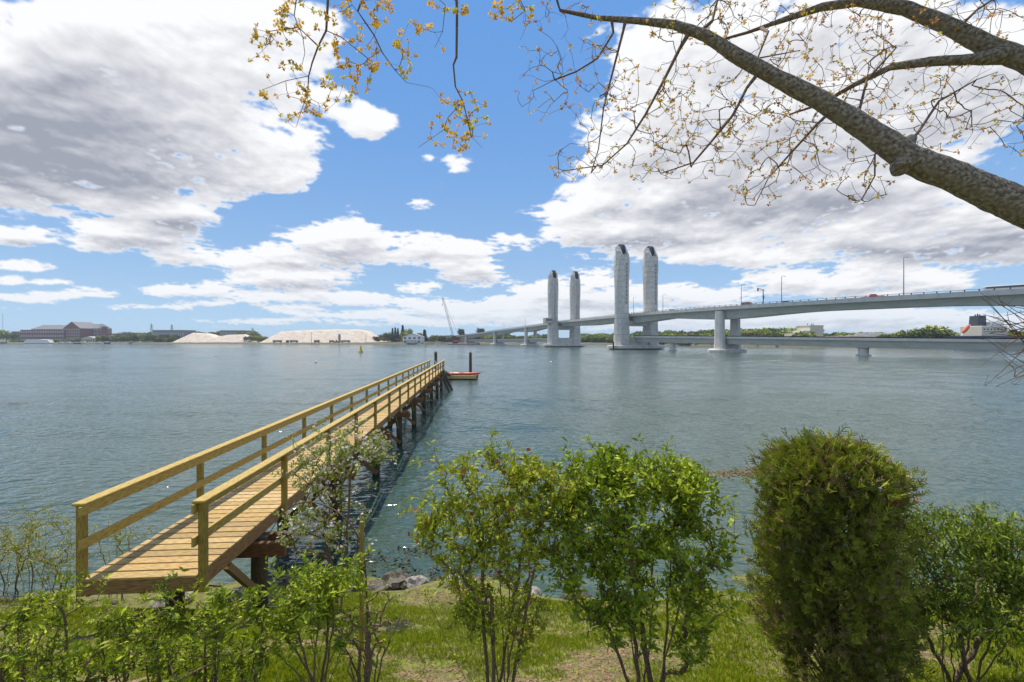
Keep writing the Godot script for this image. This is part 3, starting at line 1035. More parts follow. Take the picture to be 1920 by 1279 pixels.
func make_bridge() -> void:
	bridge = thing("lift_bridge", "grey concrete vertical lift bridge with four tall towers and two decks crossing the river", "bridge", BR, BR_TURN)
	make_tower(-10.0, 0.0, 1.0, "near left tower with a facet and a column of slots painted dark as shade", bridge)
	make_tower(10.0, 0.0, 1.0, "tower behind the road deck with a column of slots painted dark as shade", bridge)
	make_tower(-10.0, -112.0, -1.0, "far tower with a control cabin at deck level", bridge)
	make_tower(10.0, -112.0, -1.0, "far tower with deep grooves for the lifting ropes", bridge)
	# pile caps in the water
	for zc in [0.0, -112.0]:
		var mb := MB.new()
		mb.loft([oval(0, zc, 18.0, 8.6, 0.5), oval(0, zc, 18.3, 9.0, 0.9), oval(0, zc, 18.3, 9.0, 2.3), oval(0, zc, 18.0, 8.7, 2.55)])
		part("pile_cap", mb.mesh(), M.concrete, bridge)
		mb = MB.new()
		mb.loft([oval(0, zc, 16.8, 7.8, -3.0), oval(0, zc, 16.8, 7.8, 0.6)])
		part("fender", mb.mesh(), M.black, bridge)
		mb = MB.new()
		mb.box(Vector3(0, 5.0, zc), Vector3(13.0, 5.2, 6.4))
		part("cross_wall", mb.mesh(), M.concrete, bridge)
		mb = MB.new()
		mb.box(Vector3(0, 15.8, zc), Vector3(13.6, 3.2, 4.6))
		part("cross_beam", mb.mesh(), M.concrete, bridge)
	var mb := MB.new()
	mb.tube(PackedVector3Array([Vector3(-18.6, -1, 5.5), Vector3(-18.6, 4.6, 5.5)]), PackedFloat32Array([0.45, 0.45]), 8)
	part("marker_post", mb.mesh(), M.black, bridge)
	# control cabin on a far tower
	mb = MB.new()
	mb.cbox(Vector3(-15.6, 21.8, -110.0), Vector3(5.6, 4.6, 6.4), 0.15)
	var cab := part("control_cabin", mb.mesh(), M.girder, bridge)
	mb = MB.new()
	mb.box(Vector3(-15.6, 22.4, -106.78), Vector3(4.8, 1.6, 0.1))
	part("window_band", mb.mesh(), M.pane, cab)
	# road deck: spans with parapets and railings
	for q in [[-540.0, -106.3, "approach_span"], [-106.0, -3.4, "lift_span"], [-3.2, 215.0, "approach_span"]]:
		var z0: float = q[0]
		var z1: float = q[1]
		var lift: bool = q[2] == "lift_span"
		var sp: MeshInstance3D
		if lift:
			sp = part(q[2], sweep(z0, z1, 8.0, func(z): return box_section(4.2, 3.4, road_h(z) - 4.3 + 0.9 * absf((z + 55.0) / 52.0), road_h(z) - 0.62)), M.girder, bridge)
		else:
			sp = part(q[2], sweep(z0, z1, 5.0, func(z): return box_section(4.3, 3.3, road_h(z) - 0.6 - girder_depth(z), road_h(z) - 0.6)), M.girder, bridge)
		part("deck_slab", sweep(z0 + 0.02, z1 - 0.02, 8.0, func(z): return rect(-6.2, 6.2, road_h(z) - 0.61, road_h(z))), M.concrete, sp)
		for s in [-1.0, 1.0]:
			part("parapet", sweep(z0 + 0.05, z1 - 0.05, 8.0, func(z): return rect(s * 6.0 - 0.3, s * 6.0 + 0.3, road_h(z) - 0.85, road_h(z) + 0.75)), M.concrete, sp)
			part("guard_rail", sweep(z0 + 0.1, z1 - 0.1, 8.0, func(z): return rect(s * 6.0 - 0.08, s * 6.0 + 0.08, road_h(z) + 1.15, road_h(z) + 1.3)), M.steel, sp)
		var pm := MB.new()
		pm.box(Vector3.ZERO, Vector3(0.18, 0.6, 0.3))
		var pmm := pm.mesh()
		var z := z0 + 2.0
		while z < z1 - 1.0:
			part("rail_post", pmm, M.steel_dark, sp, road_at(z, -6.0, road_h(z) + 1.0))
			z += 3.0 if z > -120.0 else 6.0
	# pier columns under the road
	for q in [[73.0, 20.5, 4.2], [192.0, 19.5, 4.2], [-195.0, 19.0, 3.6], [-288.0, 16.6, 3.4], [-380.0, 12.6, 3.2], [-470.0, 8.4, 3.0]]:
		var z: float = q[0]
		var p := Node3D.new()
		p.name = "pier"
		bridge.add_child(p, true)
		p.position = road_at(z, 0, 0)
		p.rotation.y = atan(road_x(z + 0.5) - road_x(z - 0.5))
		var hh: float = q[1] - 1.4
		for s in [-1.0, 1.0]:
			mb = MB.new()
			var rings := []
			for y in [1.6, 6.0, 11.0, hh]:
				if y > hh: continue
				var f: float = 1.0 + 0.22 * pow(1.0 - y / 22.0, 2.0)
				var r := PackedVector3Array()
				for e in [Vector2(-1, -0.55), Vector2(-0.55, -1), Vector2(0.55, -1), Vector2(1, -0.55), Vector2(1, 0.55), Vector2(0.55, 1), Vector2(-0.55, 1), Vector2(-1, 0.55)]:
					r.append(Vector3(s * 5.0 + e.x * 1.4 * f, y, e.y * q[2] * 0.5 * f))
				rings.append(r)
			mb.loft(rings)
			part("column", mb.mesh(), M.concrete, p)
		mb = MB.new()
		mb.loft([oval(0, 0, 10.5, 4.6, -2.0), oval(0, 0, 10.5, 4.6, 1.1), oval(0, 0, 9.8, 4.1, 1.7)])
		part("footing", mb.mesh(), M.concrete, p)
		mb = MB.new()
		var low := rail_h(z) - 3.7
		if low > 2.4:
			mb.box(Vector3(0.6, (1.6 + low) * 0.5, 0), Vector3(10.0, low - 1.6, 4.2))
			part("base_wall", mb.mesh(), M.concrete_dark, p)
	# railway deck below
	for q in [[-520.0, -116.0], [4.0, 212.0]]:
		var sp := part("railway_span", sweep(q[0], q[1], 8.0, func(z): return box_section(2.9, 2.3, rail_h(z) - 3.5, rail_h(z) - 0.9)), M.girder, bridge)
		part("ballast_deck", sweep(q[0] + 0.02, q[1] - 0.02, 8.0, func(z): return rect(-3.7, 3.7, rail_h(z) - 0.92, rail_h(z))), M.concrete, sp)
		part("side_rail", sweep(q[0] + 0.03, q[1] - 0.03, 8.0, func(z): return rect(-3.65, -3.45, rail_h(z) + 0.02, rail_h(z) + 0.4)), M.black, sp)
	for z in [36.0, 128.0]:
		var w := road_at(z, 0, 0)
		mb = MB.new()
		mb.lathe(w, PackedVector2Array([Vector2(2.3, -2.0), Vector2(2.3, 0.4), Vector2(1.6, 0.5), Vector2(1.6, rail_h(z) - 3.9), Vector2(2.2, rail_h(z) - 3.5)]), 18)
		part("railway_pier", mb.mesh(), M.concrete, bridge)
	# ---- things standing on the bridge
	var lp := [[1243.0, 6.2, 10.5, "plain lamp pole on the road deck just past the towers"], [1188.0, 6.2, 11.5, "lamp pole with a box standing between the two near towers"], [1390.0, 6.2, 10.5, "lamp pole on the road deck above the column pier"],
		[1465.5, -5.9, 10.5, "lamp pole with a small hooked head above the parapet"], [1694.5, -5.9, 12.5, "tallest lamp pole, beside the red pickup truck"], [985.0, -5.9, 9.0, "thin lamp pole on the far approach beside the gantry"], [945.0, 5.9, 9.0, "thin lamp pole where the far approach slopes down"]]
	for q in lp:
		var z := find_road(q[0], q[1])
		var p := thing("lamp_pole", q[3], "lamp pole", road_world(z, q[1], road_h(z) + (0.7 if absf(q[1]) < 6.25 else 0.0)), BR_TURN, "lamp poles on the bridge")
		mb = MB.new()
		mb.tube(PackedVector3Array([Vector3.ZERO, Vector3(0, q[2] * 0.5, 0), Vector3(0, q[2], 0)]), PackedFloat32Array([0.16, 0.13, 0.09]), 8)
		part("pole", mb.mesh(), M.pole, p)
		mb = MB.new()
		mb.tube(PackedVector3Array([Vector3(0, q[2] - 0.05, 0), Vector3(0.5, q[2] + 0.2, 0), Vector3(1.3, q[2] + 0.15, 0)]), PackedFloat32Array([0.06, 0.05, 0.05]), 6)
		mb.box(Vector3(1.5, q[2] + 0.12, 0), Vector3(0.7, 0.14, 0.3))
		part("lamp_head", mb.mesh(), M.pole, p)
	var zs := find_road(1431.0, -5.9)
	var sg := thing("traffic_signal", "traffic signal hanging from a mast arm above the road deck", "traffic signal", road_world(zs, -5.9, road_h(zs) + 0.7), BR_TURN)
	mb = MB.new()
	mb.tube(PackedVector3Array([Vector3.ZERO, Vector3(0, 6.0, 0)]), PackedFloat32Array([0.2, 0.16]), 8)
	part("mast", mb.mesh(), M.steel_dark, sg)
	mb = MB.new()
	mb.tube(PackedVector3Array([Vector3(0, 5.6, 0), Vector3(-1.6, 6.1, 0.4), Vector3(-4.0, 6.3, 1.0)]), PackedFloat32Array([0.12, 0.1, 0.08]), 8)
	part("mast_arm", mb.mesh(), M.steel_dark, sg)
	for q in [[Vector3(-3.6, 5.7, 0.9), 1.3], [Vector3(0.2, 2.6, 0.0), 1.3]]:
		mb = MB.new()
		mb.cbox(q[0], Vector3(0.5, q[1], 0.4), 0.05)
		var hd := part("signal_head", mb.mesh(), M.black, sg)
		for k in 3:
			mb = MB.new()
			mb.tube(PackedVector3Array([q[0] + Vector3(0, 0.4 - k * 0.4, 0.15), q[0] + Vector3(0, 0.4 - k * 0.4, 0.26)]), PackedFloat32Array([0.14, 0.14]), 10)
			part("lens", mb.mesh(), [M.red, M.yellow, M.steel][k], hd)
	var cars := [[1634.0, -4.0, M.red, "pickup", "red pickup truck driving on the road deck beside a lamp pole"], [1475.0, -3.5, M.steel_dark, "sedan", "dark sedan passing a lamp pole with a hooked head"], [1655.0, -0.5, M.red, "sedan", "dark red sedan just ahead of the red pickup truck"], [1402.0, -3.5, M.brick, "van", "brown van on the road deck above the column pier"], [1895.0, -3.6, M.white, "bus", "long pale bus on the road deck beside bare twigs"], [1262.0, -3.4, M.steel, "sedan", "grey sedan near the lamp pole past the towers"]]
	for q in cars:
		var z := find_road(q[0], q[1])
		var dx := road_x(z + 0.5) - road_x(z - 0.5)
		car(q[3], q[2], q[4], road_world(z, q[1], road_h(z) + 0.0), BR_TURN + atan(dx))

func car(kind: String, paint: Material, label: String, at: Vector3, turn: float) -> void:
	var nm: String = {"pickup": "pickup_truck", "sedan": "car", "van": "van", "bus": "bus"}[kind]
	var o := thing(nm, label, nm.replace("_", " "), at, turn)
	var L: float = {"pickup": 5.8, "sedan": 4.7, "van": 5.4, "bus": 11.0}[kind]
	var w := 0.92 if kind != "bus" else 1.25
	var wheel := 0.36 if kind != "bus" else 0.5
	var top: Array
	match kind:
		"pickup": top = [[-0.5, 1.05], [-0.06, 1.08], [-0.02, 1.85], [0.2, 1.85], [0.29, 1.12], [0.49, 0.95]]
		"sedan": top = [[-0.5, 0.95], [-0.38, 1.0], [-0.26, 1.42], [0.08, 1.45], [0.24, 0.98], [0.49, 0.82]]
		"van": top = [[-0.5, 1.9], [-0.45, 2.05], [0.18, 2.05], [0.32, 1.25], [0.49, 1.05]]
		_: top = [[-0.5, 1.95], [-0.48, 2.1], [0.48, 2.1], [0.5, 1.9]]
	var body := MB.new()
	var low := PackedVector2Array([Vector2(-0.5 * L, 0.35), Vector2(0.5 * L, 0.35)])
	for k in range(top.size() - 1, -1, -1):
		low.append(Vector2(top[k][0] * L, top[k][1]))
	var rings := []
	for s in [[-w, 0.94], [-w * 0.93, 1.0], [w * 0.93, 1.0], [w, 0.94]]:
		var r := PackedVector3Array()
		for p in low:
			r.append(Vector3(s[0], 0.35 + (p.y - 0.35) * s[1], p.x))
		rings.append(r)
	body.loft(rings)
	part("body", body.mesh(), paint, o)
	for s in [-1.0, 1.0]:
		var g := MB.new()
		match kind:
			"bus": g.box(Vector3(s * w, 1.6, 0), Vector3(0.04, 0.5, L * 0.9))
			"van": g.box(Vector3(s * w, 1.6, L * 0.15), Vector3(0.04, 0.5, L * 0.16))
			_: g.prism_x(PackedVector2Array([Vector2(top[2][0] * L - (0.3 if kind == "sedan" else -0.1), top[2][1] * 0.78), Vector2(top[2][0] * L + 0.12, top[2][1] * 0.95), Vector2(top[3][0] * L - 0.05, top[3][1] * 0.95), Vector2(top[3][0] * L + 0.35, top[2][1] * 0.78)]), s * w * 0.99 - 0.015, s * w * 0.99 + 0.015)
		part("side_window", g.mesh(), M.glass, o)
		for z in [-0.31 * L, 0.31 * L]:
			var t := MB.new()
			t.tube(PackedVector3Array([Vector3(s * w - s * 0.22, wheel, z), Vector3(s * w + s * 0.01, wheel, z)]), PackedFloat32Array([wheel, wheel]), 16)
			var tw := part("wheel", t.mesh(), M.tyre, o)
			var rm := MB.new()
			rm.tube(PackedVector3Array([Vector3(s * w, wheel, z), Vector3(s * w + s * 0.03, wheel, z)]), PackedFloat32Array([wheel * 0.55, wheel * 0.5]), 12)
			part("rim", rm.mesh(), M.steel, tw)

# ------------------------------------------------------------------ the far shore
const SHORE := [[-700, 860], [-300, 820], [0, 790], [300, 730], [480, 650], [720, 615], [900, 630], [1010, 640], [1110, 640], [1200, 540], [1260, 490], [1400, 405], [1500, 370], [1700, 330], [1920, 300], [2300, 280], [2800, 280]]

func shore_d(px: float) -> float:
	return table(SHORE, px)

func far_mesh_tree(seed_: int, conifer: bool, c0: Color, c1: Color, count := 700) -> ArrayMesh:
	# crown of a tree one unit tall: clumps of small leaf faces with gaps between
	var rng := RandomNumberGenerator.new()
	rng.seed = seed_
	var mb := MB.new()
	var lobes := []
	for k in 9:
		lobes.append([Vector3(rng.randf_range(-0.26, 0.26), rng.randf_range(0.38, 0.82), rng.randf_range(-0.26, 0.26)), rng.randf_range(0.13, 0.22), vary(rng, c0, c1, 0.25)])
	for k in count:
		var p: Vector3
		var out: Vector3
		if conifer:
			var y := pow(rng.randf(), 1.3)
			var r := (1.0 - y) * 0.2 * (0.75 + 0.25 * sin(y * 50.0))
			var a := rng.randf() * TAU
			out = Vector3(cos(a), 0.3, sin(a))
			p = Vector3(cos(a) * r, 0.08 + y * 0.92, sin(a) * r)
			mb.paint(vary(rng, c0, c1, 0.3))
		else:
			var q: Array = lobes[k % 9]
			out = rnd_dir(rng)
			p = q[0] + out * q[1] * pow(rng.randf(), 0.4)
			var cc: Color = q[2]
			var f := rng.randf_range(0.75, 1.25)
			mb.paint(Color(cc.r * f, cc.g * f, cc.b * f))
		var d := (rnd_dir(rng) + out * 0.6).normalized()
		mb.leaf(p, d, (out + rnd_dir(rng) * 0.8 + Vector3.UP * 0.4).normalized(), rng.randf_range(0.08, 0.14) if not conifer else 0.1, rng.randf_range(0.07, 0.12) if not conifer else 0.06)
	return mb.mesh()

var far_trees := []
func plant(kind: int, px: float, d: float, base: float, tall: float, wide: float, label: String, group: String) -> void:
	var o := thing("conifer" if kind >= 4 else "leafy_tree", label, "tree", at_h(px, base, d), px * 1.7, group)
	if kind >= 4: wide *= 2.4
	else: wide *= 1.35
	var b := Basis.from_scale(Vector3(wide, tall, wide))
	part("crown", far_trees[kind], M.far_leaf, o, Vector3.ZERO, b)
	var mb := MB.new()
	mb.tube(PackedVector3Array([Vector3(0, -0.5, 0), Vector3(0, tall * 0.6, 0)]), PackedFloat32Array([tall * 0.025, tall * 0.012]), 6)
	part("trunk", mb.mesh(), M.cedar_bark, o)

func building(called: String, label: String, px0: float, px1: float, ytop: float, d: float, deep: float, wall: Material, roof: Material, kind: String, rows: int, cols: int, pane: Material, base := 2.2) -> Node3D:
	var x0 := at_h(px0, 0, d).x
	var x1 := at_h(px1, 0, d).x
	var top := EYE + (HORIZON - ytop) / FPX * d
	var o := thing(called, label, "building", Vector3((x0 + x1) * 0.5, base, -d))
	var w := x1 - x0
	var h := top - base
	var eave := h
	if kind == "gable": eave = h * 0.68
	elif kind == "hip": eave = h * 0.74
	var mb := MB.new()
	if kind == "gable":
		mb.prism_z(PackedVector2Array([Vector2(-w * 0.5, -1.0), Vector2(w * 0.5, -1.0), Vector2(w * 0.5, eave), Vector2(0, h * 0.985), Vector2(-w * 0.5, eave)]), 0.0, -deep)
	else:
		mb.box(Vector3(0, eave * 0.5 - 0.5, -deep * 0.5), Vector3(w, eave + 1.0, deep))
	part("wall", mb.mesh(), wall, o)
	mb = MB.new()
	if kind == "gable":
		for s in [-1.0, 1.0]:
			mb.prism_z(PackedVector2Array([Vector2(s * (w * 0.5 + 0.6), eave - 0.5), Vector2(s * (w * 0.5 + 0.6), eave + 0.1), Vector2(0, h + 0.4), Vector2(0, h - 0.1)]), 0.6, -deep - 0.6)
	elif kind == "hip":
		var A := PackedVector3Array([Vector3(-w * 0.5 - 0.6, eave, 0.6), Vector3(w * 0.5 + 0.6, eave, 0.6), Vector3(w * 0.5 + 0.6, eave, -deep - 0.6), Vector3(-w * 0.5 - 0.6, eave, -deep - 0.6)])
		var B := PackedVector3Array([Vector3(-w * 0.32, h, -deep * 0.42), Vector3(w * 0.32, h, -deep * 0.42), Vector3(w * 0.32, h, -deep * 0.58), Vector3(-w * 0.32, h, -deep * 0.58)])
		mb.loft([A, B])
	else:
		mb.box(Vector3(0, h + 0.25, -deep * 0.5), Vector3(w + 0.8, 0.5, deep + 0.8))
	part("roof", mb.mesh(), roof, o)
	if rows > 0:
		var win := MB.new()
		var cw := w / cols
		var ch := eave / rows
		win.box(Vector3.ZERO, Vector3(cw * 0.5, ch * 0.55, 0.3))
		var wm := win.mesh()
		for r in rows:
			for k in cols:
				part("window", wm, pane, o, Vector3(-w * 0.5 + (k + 0.5) * cw, (r + 0.55) * ch, 0.03))
	return o

func heap(called: String, label: String, pts: Array, d: float, deep: float, m: Material, base: float, seed_: int, category: String) -> void:
	# a tipped heap: its outline (pixel, pixel) is the ridge, slopes run down to front and back
	var x0: float = at_h(pts[0][0], 0, d).x
	var x1: float = at_h(pts[pts.size() - 1][0], 0, d).x
	var o := thing(called, label, category, Vector3((x0 + x1) * 0.5, base, -d - deep * 0.5))
	var nz := make_noise(seed_, 0.03, 4)
	var mb := MB.new()
	var nx := 90
	var ns := 26
	for i in nx + 1:
		var px := lerpf(pts[0][0], pts[pts.size() - 1][0], float(i) / nx)
		var top := maxf(EYE + (HORIZON - table(pts, px)) / FPX * (d + deep * 0.3) - base, 0.0)
		for j in ns + 1:
			var f := float(j) / ns * 2.0 - 1.0
			var x := lerpf(x0, x1, float(i) / nx) - (x0 + x1) * 0.5
			var prof := minf(top, (1.0 - absf(f)) * deep * 0.5 * 0.78)
			prof += nz.get_noise_2d(x * 2.0, f * deep) * minf(0.5, prof * 0.1)
			mb.vert(Vector3(x, prof - 0.3, f * deep * 0.5), Vector3.UP)
	for i in nx:
		for j in ns:
			var a := i * (ns + 1) + j
			mb.ix.append_array([a, a + ns + 2, a + 1, a, a + ns + 1, a + ns + 2])
	for i in nx + 1:
		for j in ns + 1:
			var l := mb.v[maxi(i - 1, 0) * (ns + 1) + j]
			var r := mb.v[mini(i + 1, nx) * (ns + 1) + j]
			var n := mb.v[i * (ns + 1) + maxi(j - 1, 0)]
			var f := mb.v[i * (ns + 1) + mini(j + 1, ns)]
			var nn := (f - n).cross(r - l).normalized()
			mb.n[i * (ns + 1) + j] = nn if nn.y > 0 else -nn
	part("slope", mb.mesh(), m, o)

func boat(label: String, px: float, d: float, L: float, hullm: Material, cabin: bool, turn: float) -> void:
	var o := thing("motor_boat", label, "boat", at_h(px, 0, d), turn, "boats moored along the far quay")
	var mb := MB.new()
	var rings := []
	for k in 11:
		var f := k / 10.0
		var w := L * 0.16 * pow(1.0 - pow(f, 3.0), 0.7) + 0.05
		var top := L * (0.13 + 0.06 * f)
		rings.append(PackedVector3Array([Vector3((f - 0.5) * L, -0.4, 0), Vector3((f - 0.5) * L, top * 0.4, w * 0.75), Vector3((f - 0.5) * L, top, w), Vector3((f - 0.5) * L, top, -w), Vector3((f - 0.5) * L, top * 0.4, -w * 0.75)]))
	mb.loft(rings)
	part("hull", mb.mesh(), hullm, o)
	if cabin:
		mb = MB.new()
		mb.cbox(Vector3(-L * 0.05, L * 0.22, 0), Vector3(L * 0.34, L * 0.16, L * 0.22), L * 0.02)
		var c := part("cabin", mb.mesh(), M.white, o)
		mb = MB.new()
		mb.box(Vector3(-L * 0.05, L * 0.245, L * 0.11), Vector3(L * 0.28, L * 0.06, 0.06))
		part("cabin_window", mb.mesh(), M.glass, c)

func make_far_shore() -> void:
	# the land
	var mb := MB.new()
	var offs := [[-3.0, -2.0], [0.0, 0.2], [1.5, 1.7], [6.0, 2.2], [45.0, 2.6], [160.0, 4.0], [420.0, 9.0], [1100.0, 14.0], [2600.0, 18.0]]
	var pxs := steps(-700, 2800, 12)
	var nz := make_noise(99, 0.02, 3)
	for px in pxs:
		var d := shore_d(px) + nz.get_noise_1d(px * 3.0) * 4.0
		for q in offs:
			var dd: float = d + q[0]
			mb.vert(Vector3((px - 960.0) / FPX * d * (1.0 + q[0] / d * 0.9), q[1] + nz.get_noise_2d(px * 2.0, q[0]) * minf(0.5 + q[0] * 0.012, 4.0), -dd), Vector3.UP)
	var m := offs.size()
	for i in pxs.size() - 1:
		for j in m - 1:
			var a := i * m + j
			mb.ix.append_array([a, a + 1, a + m + 1, a, a + m + 1, a + m])
	structure("far_bank", mb.mesh(), M.far_ground)
	# crowns of the far trees: four leafy kinds, two conifers
	far_trees = [
		far_mesh_tree(1, false, Color(0.10, 0.15, 0.03), Color(0.16, 0.20, 0.04)),
		far_mesh_tree(2, false, Color(0.24, 0.30, 0.05), Color(0.31, 0.34, 0.07)),
		far_mesh_tree(3, false, Color(0.15, 0.13, 0.06), Color(0.23, 0.18, 0.09)),
		far_mesh_tree(4, false, Color(0.06, 0.085, 0.03), Color(0.09, 0.11, 0.04)),
		far_mesh_tree(5, true, Color(0.03, 0.045, 0.025), Color(0.05, 0.065, 0.03)),
		far_mesh_tree(6, true, Color(0.085, 0.09, 0.075), Color(0.12, 0.12, 0.10))]
	var rng := RandomNumberGenerator.new()
	rng.seed = 21
	# single trees that can be told apart
	var one := [[1, 12, 22, 0, 16, "broad bright green tree at the left end of the brick mills"], [0, 26, 16, 10, 10, "smaller green tree beside the broad bright green one"], [0, 250, 14, 0, 12, "dark green tree at the water's edge near the pylons"], [1, 266, 15, 4, 14, "bright green round tree between two darker ones near the pylons"], [0, 281, 14, 4, 12, "green tree in front of the long dark shed"],
		[1, 186, 11, 10, 9, "small pale tree beside the brick chimney block"], [5, 736, 19, 30, 6, "grey bare conifer in the clump, farthest from the white boathouse"], [5, 741, 20, 34, 6, "tallest grey bare conifer in the middle of the clump by the boathouse"], [5, 746, 19, 30, 6, "grey bare conifer in the clump, closest to the white boathouse"], [4, 755, 23, 40, 8, "tall dark conifer behind the white gabled boathouse"],
		[0, 728, 15, 24, 12, "dark leafy tree beside the grey conifers"], [1, 757, 16, 15, 14, "bright green tree right behind the boathouse roof"], [4, 796, 17, 40, 10, "dark round conifer right of the boathouse"], [0, 788, 14, 30, 10, "green tree between boathouse and dark conifer"], [1, 764, 20, 60, 14, "light green tree on the rise behind the boathouse"],
		[3, 905, 21, 70, 14, "dark tree standing on the skyline behind the crane"], [3, 868, 20, 80, 12, "dark tree on the skyline left of the crane boom's foot"]]
	for q in one:
		var d: float = shore_d(q[1]) + 12.0 + q[3]
		plant(q[0], q[1], d, 2.2 + q[3] * 0.02, q[2], q[4], q[5], "conifers beside the boathouse" if q[0] == 5 else "")
	# bushes on the bank at the right, seen between the two decks
	var rb := [[1658, 0, 9, "yellow green bush at the left end of the row above the railway deck"], [1672, 1, 10, "pale bush in the row above the railway deck"], [1690, 2, 10, "brownish bush in the row above the railway deck"], [1708, 0, 12, "dark green bush in the row above the railway deck"], [1724, 1, 10, "light bush in the row above the railway deck"], [1740, 0, 14, "tall green bush in the row above the railway deck"], [1756, 1, 15, "tallest bright green bush above the railway deck"], [1770, 0, 13, "round green bush beside the ship's orange lifeboat"], [1782, 1, 10, "low bright bush next to the orange lifeboat"], [1905, 1, 11, "bright green bush seen through the bare twigs"], [1885, 2, 8, "brownish bush seen through the bare twigs"]]
	for q in rb:
		var d := shore_d(q[0]) + 20.0
		plant(q[1], q[0], d, 2.0, q[2], q[2] * 1.15, q[3], "")
	# woods that read as one mass: many crowns, on the banks beyond the bridge
	var spots := []
	for band in [[700, 860, 25, 140, 9, 13, 40], [860, 1035, 25, 150, 9, 14, 70], [1085, 1160, 10, 60, 7, 12, 60], [1085, 1160, 60, 160, 10, 15, 60], [1180, 1345, 20, 70, 9, 13, 110], [1345, 1520, 40, 110, 10, 14, 120], [1180, 1520, 130, 260, 13, 18, 150], [1180, 1360, 3, 10, 4, 6, 90], [1360, 1520, 3, 8, 3, 4, 60], [0, 480, 150, 400, 13, 20, 220], [190, 330, 25, 90, 9, 14, 80], [20, 200, 8, 30, 4, 7, 46], [320, 500, 60, 130, 9, 13, 60], [1520, 1660, 120, 260, 8, 12, 60], [1850, 2100, 30, 120, 9, 13, 40], [-600, 0, 40, 300, 10, 15, 120], [2000, 2700, 20, 150, 10, 15, 90]]:
		for k in band[6]:
			var px := rng.randf_range(band[0], band[1])
			var d: float = shore_d(px) + rng.randf_range(band[2], band[3])
			spots.append([px, d, rng.randf_range(band[4], band[5]), rng.randi() % 10])
	for kind in 4:
		var mm := MultiMesh.new()
		mm.transform_format = MultiMesh.TRANSFORM_3D
		mm.mesh = far_trees[kind]
		var tf := []
		for s in spots:
			if [0, 1, 1, 2, 2, 0, 3, 1, 0, 2][s[3]] != kind: continue
			var w: float = s[2] * rng.randf_range(1.1, 1.8)
			tf.append(Transform3D(Basis(Vector3.UP, rng.randf() * TAU).scaled(Vector3(w, s[2], w)), at_h(s[0], 1.2 + maxf(s[1] - shore_d(s[0]) - 40.0, 0.0) * 0.016, s[1])))
		mm.instance_count = tf.size()
		for k in tf.size():
			mm.set_instance_transform(k, tf[k])
		var mi := MultiMeshInstance3D.new()
		mi.name = numbered("far_woodland")
		mi.multimesh = mm
		mi.material_override = M.far_leaf
		mi.set_meta("kind", "stuff")
		tag(mi, ["mid green trees of the woods along the far bank", "fresh yellow green trees of the woods along the far bank", "brown budding trees of the woods along the far bank", "dark evergreen trees of the woods along the far bank"][kind], "woodland")
		add_child(mi)
	# brick mills
	var bd := 850.0
	building("brick_mill", "long red brick mill with rows of windows behind the white covered boat", 38, 120, 619, bd, 26, M.brick, M.roof_grey, "flat", 3, 18, M.pane_pale)
	building("brick_mill", "grey roofed upper mill block rising behind the long red brick mill", 58, 118, 609, bd + 40, 30, M.brick_pale, M.roof, "hip", 3, 16, M.pane_pale)
	building("brick_mill", "tall gabled red brick mill with many windows at the centre of the group", 119, 150, 603.5, bd + 4, 40, M.brick, M.roof, "gable", 5, 7, M.pane_pale)
	building("brick_mill", "hipped red brick mill right of the tall gabled one", 149, 184, 607, bd + 30, 30, M.brick_pale, M.roof, "hip", 4, 8, M.pane_pale)
	building("brick_mill", "low brick wing with a flat roof beside the bright green tree", 22, 40, 622, bd + 20, 20, M.brick_pale, M.roof_grey, "flat", 2, 5, M.pane)
	building("stair_tower", "slim brick tower standing alone right of the mills", 190, 196.5, 613, bd + 20, 6, M.brick, M.roof, "flat", 4, 2, M.pane)
	building("waterfront_house", "low pale waterfront building behind the moored boats", 152, 178, 631, 815, 12, M.cream, M.roof_grey, "gable", 1, 6, M.pane)
	building("warehouse", "low brownish warehouse right of the slim brick tower", 196, 240, 626, 900, 20, M.brick_pale, M.roof_grey, "flat", 2, 10, M.pane)
	building("warehouse", "long dark shed behind the green trees and pylons", 286, 345, 619.5, 800, 30, M.shed, M.roof, "flat", 1, 14, M.pane_pale)
	building("warehouse", "dark flat roofed building showing above the smaller salt heap", 412, 455, 620, 820, 30, M.shed, M.roof_grey, "flat", 1, 10, M.pane_pale)
	building("boathouse", "white gabled boathouse on the quay beside the conifers", 755, 790, 625.5, 627, 22, M.white, M.roof_grey, "gable", 2, 4, M.pane, 1.6)
	building("boathouse_annex", "low pale annex leaning against the white gabled boathouse", 762, 778, 639, 621, 5, M.cream, M.roof_grey, "flat", 1, 3, M.pane_pale, 1.0)
	var pb := building("processing_plant", "cream stepped industrial plant above the railway deck", 1519, 1544, 611, 420, 20, M.cream, M.cream, "flat", 2, 6, M.concrete, 2.4)
	for q in [[1506, 1519, 620], [1490, 1506, 625]]:
		mb = MB.new()
		var c := at_h((q[0] + q[1]) * 0.5, 0, 420) - pb.position
		var hh: float = EYE + (HORIZON - q[2]) / FPX * 420.0 - 2.4
		mb.box(Vector3(c.x, hh * 0.5, -8), Vector3((q[1] - q[0]) / FPX * 420.0 - 0.02, hh, 15.9))
		part("lower_block", mb.mesh(), M.cream, pb)
	for x in [-3.0, 0.5, 2.0]:
		mb = MB.new()
		mb.tube(PackedVector3Array([Vector3(x, 15.5, -8), Vector3(x, 18.4, -8)]), PackedFloat32Array([0.35, 0.3]), 8)
		part("stack", mb.mesh(), M.steel_dark, pb)
	# heaps
	heap("salt_heap", "large flat topped heap of pinkish road salt on the quay", [[484, 643], [513, 621.5], [560, 618.5], [600, 617.5], [664, 617.5], [680, 621], [706, 641], [722, 643]], 662, 62, M.salt, 2.2, 6, "salt heap")
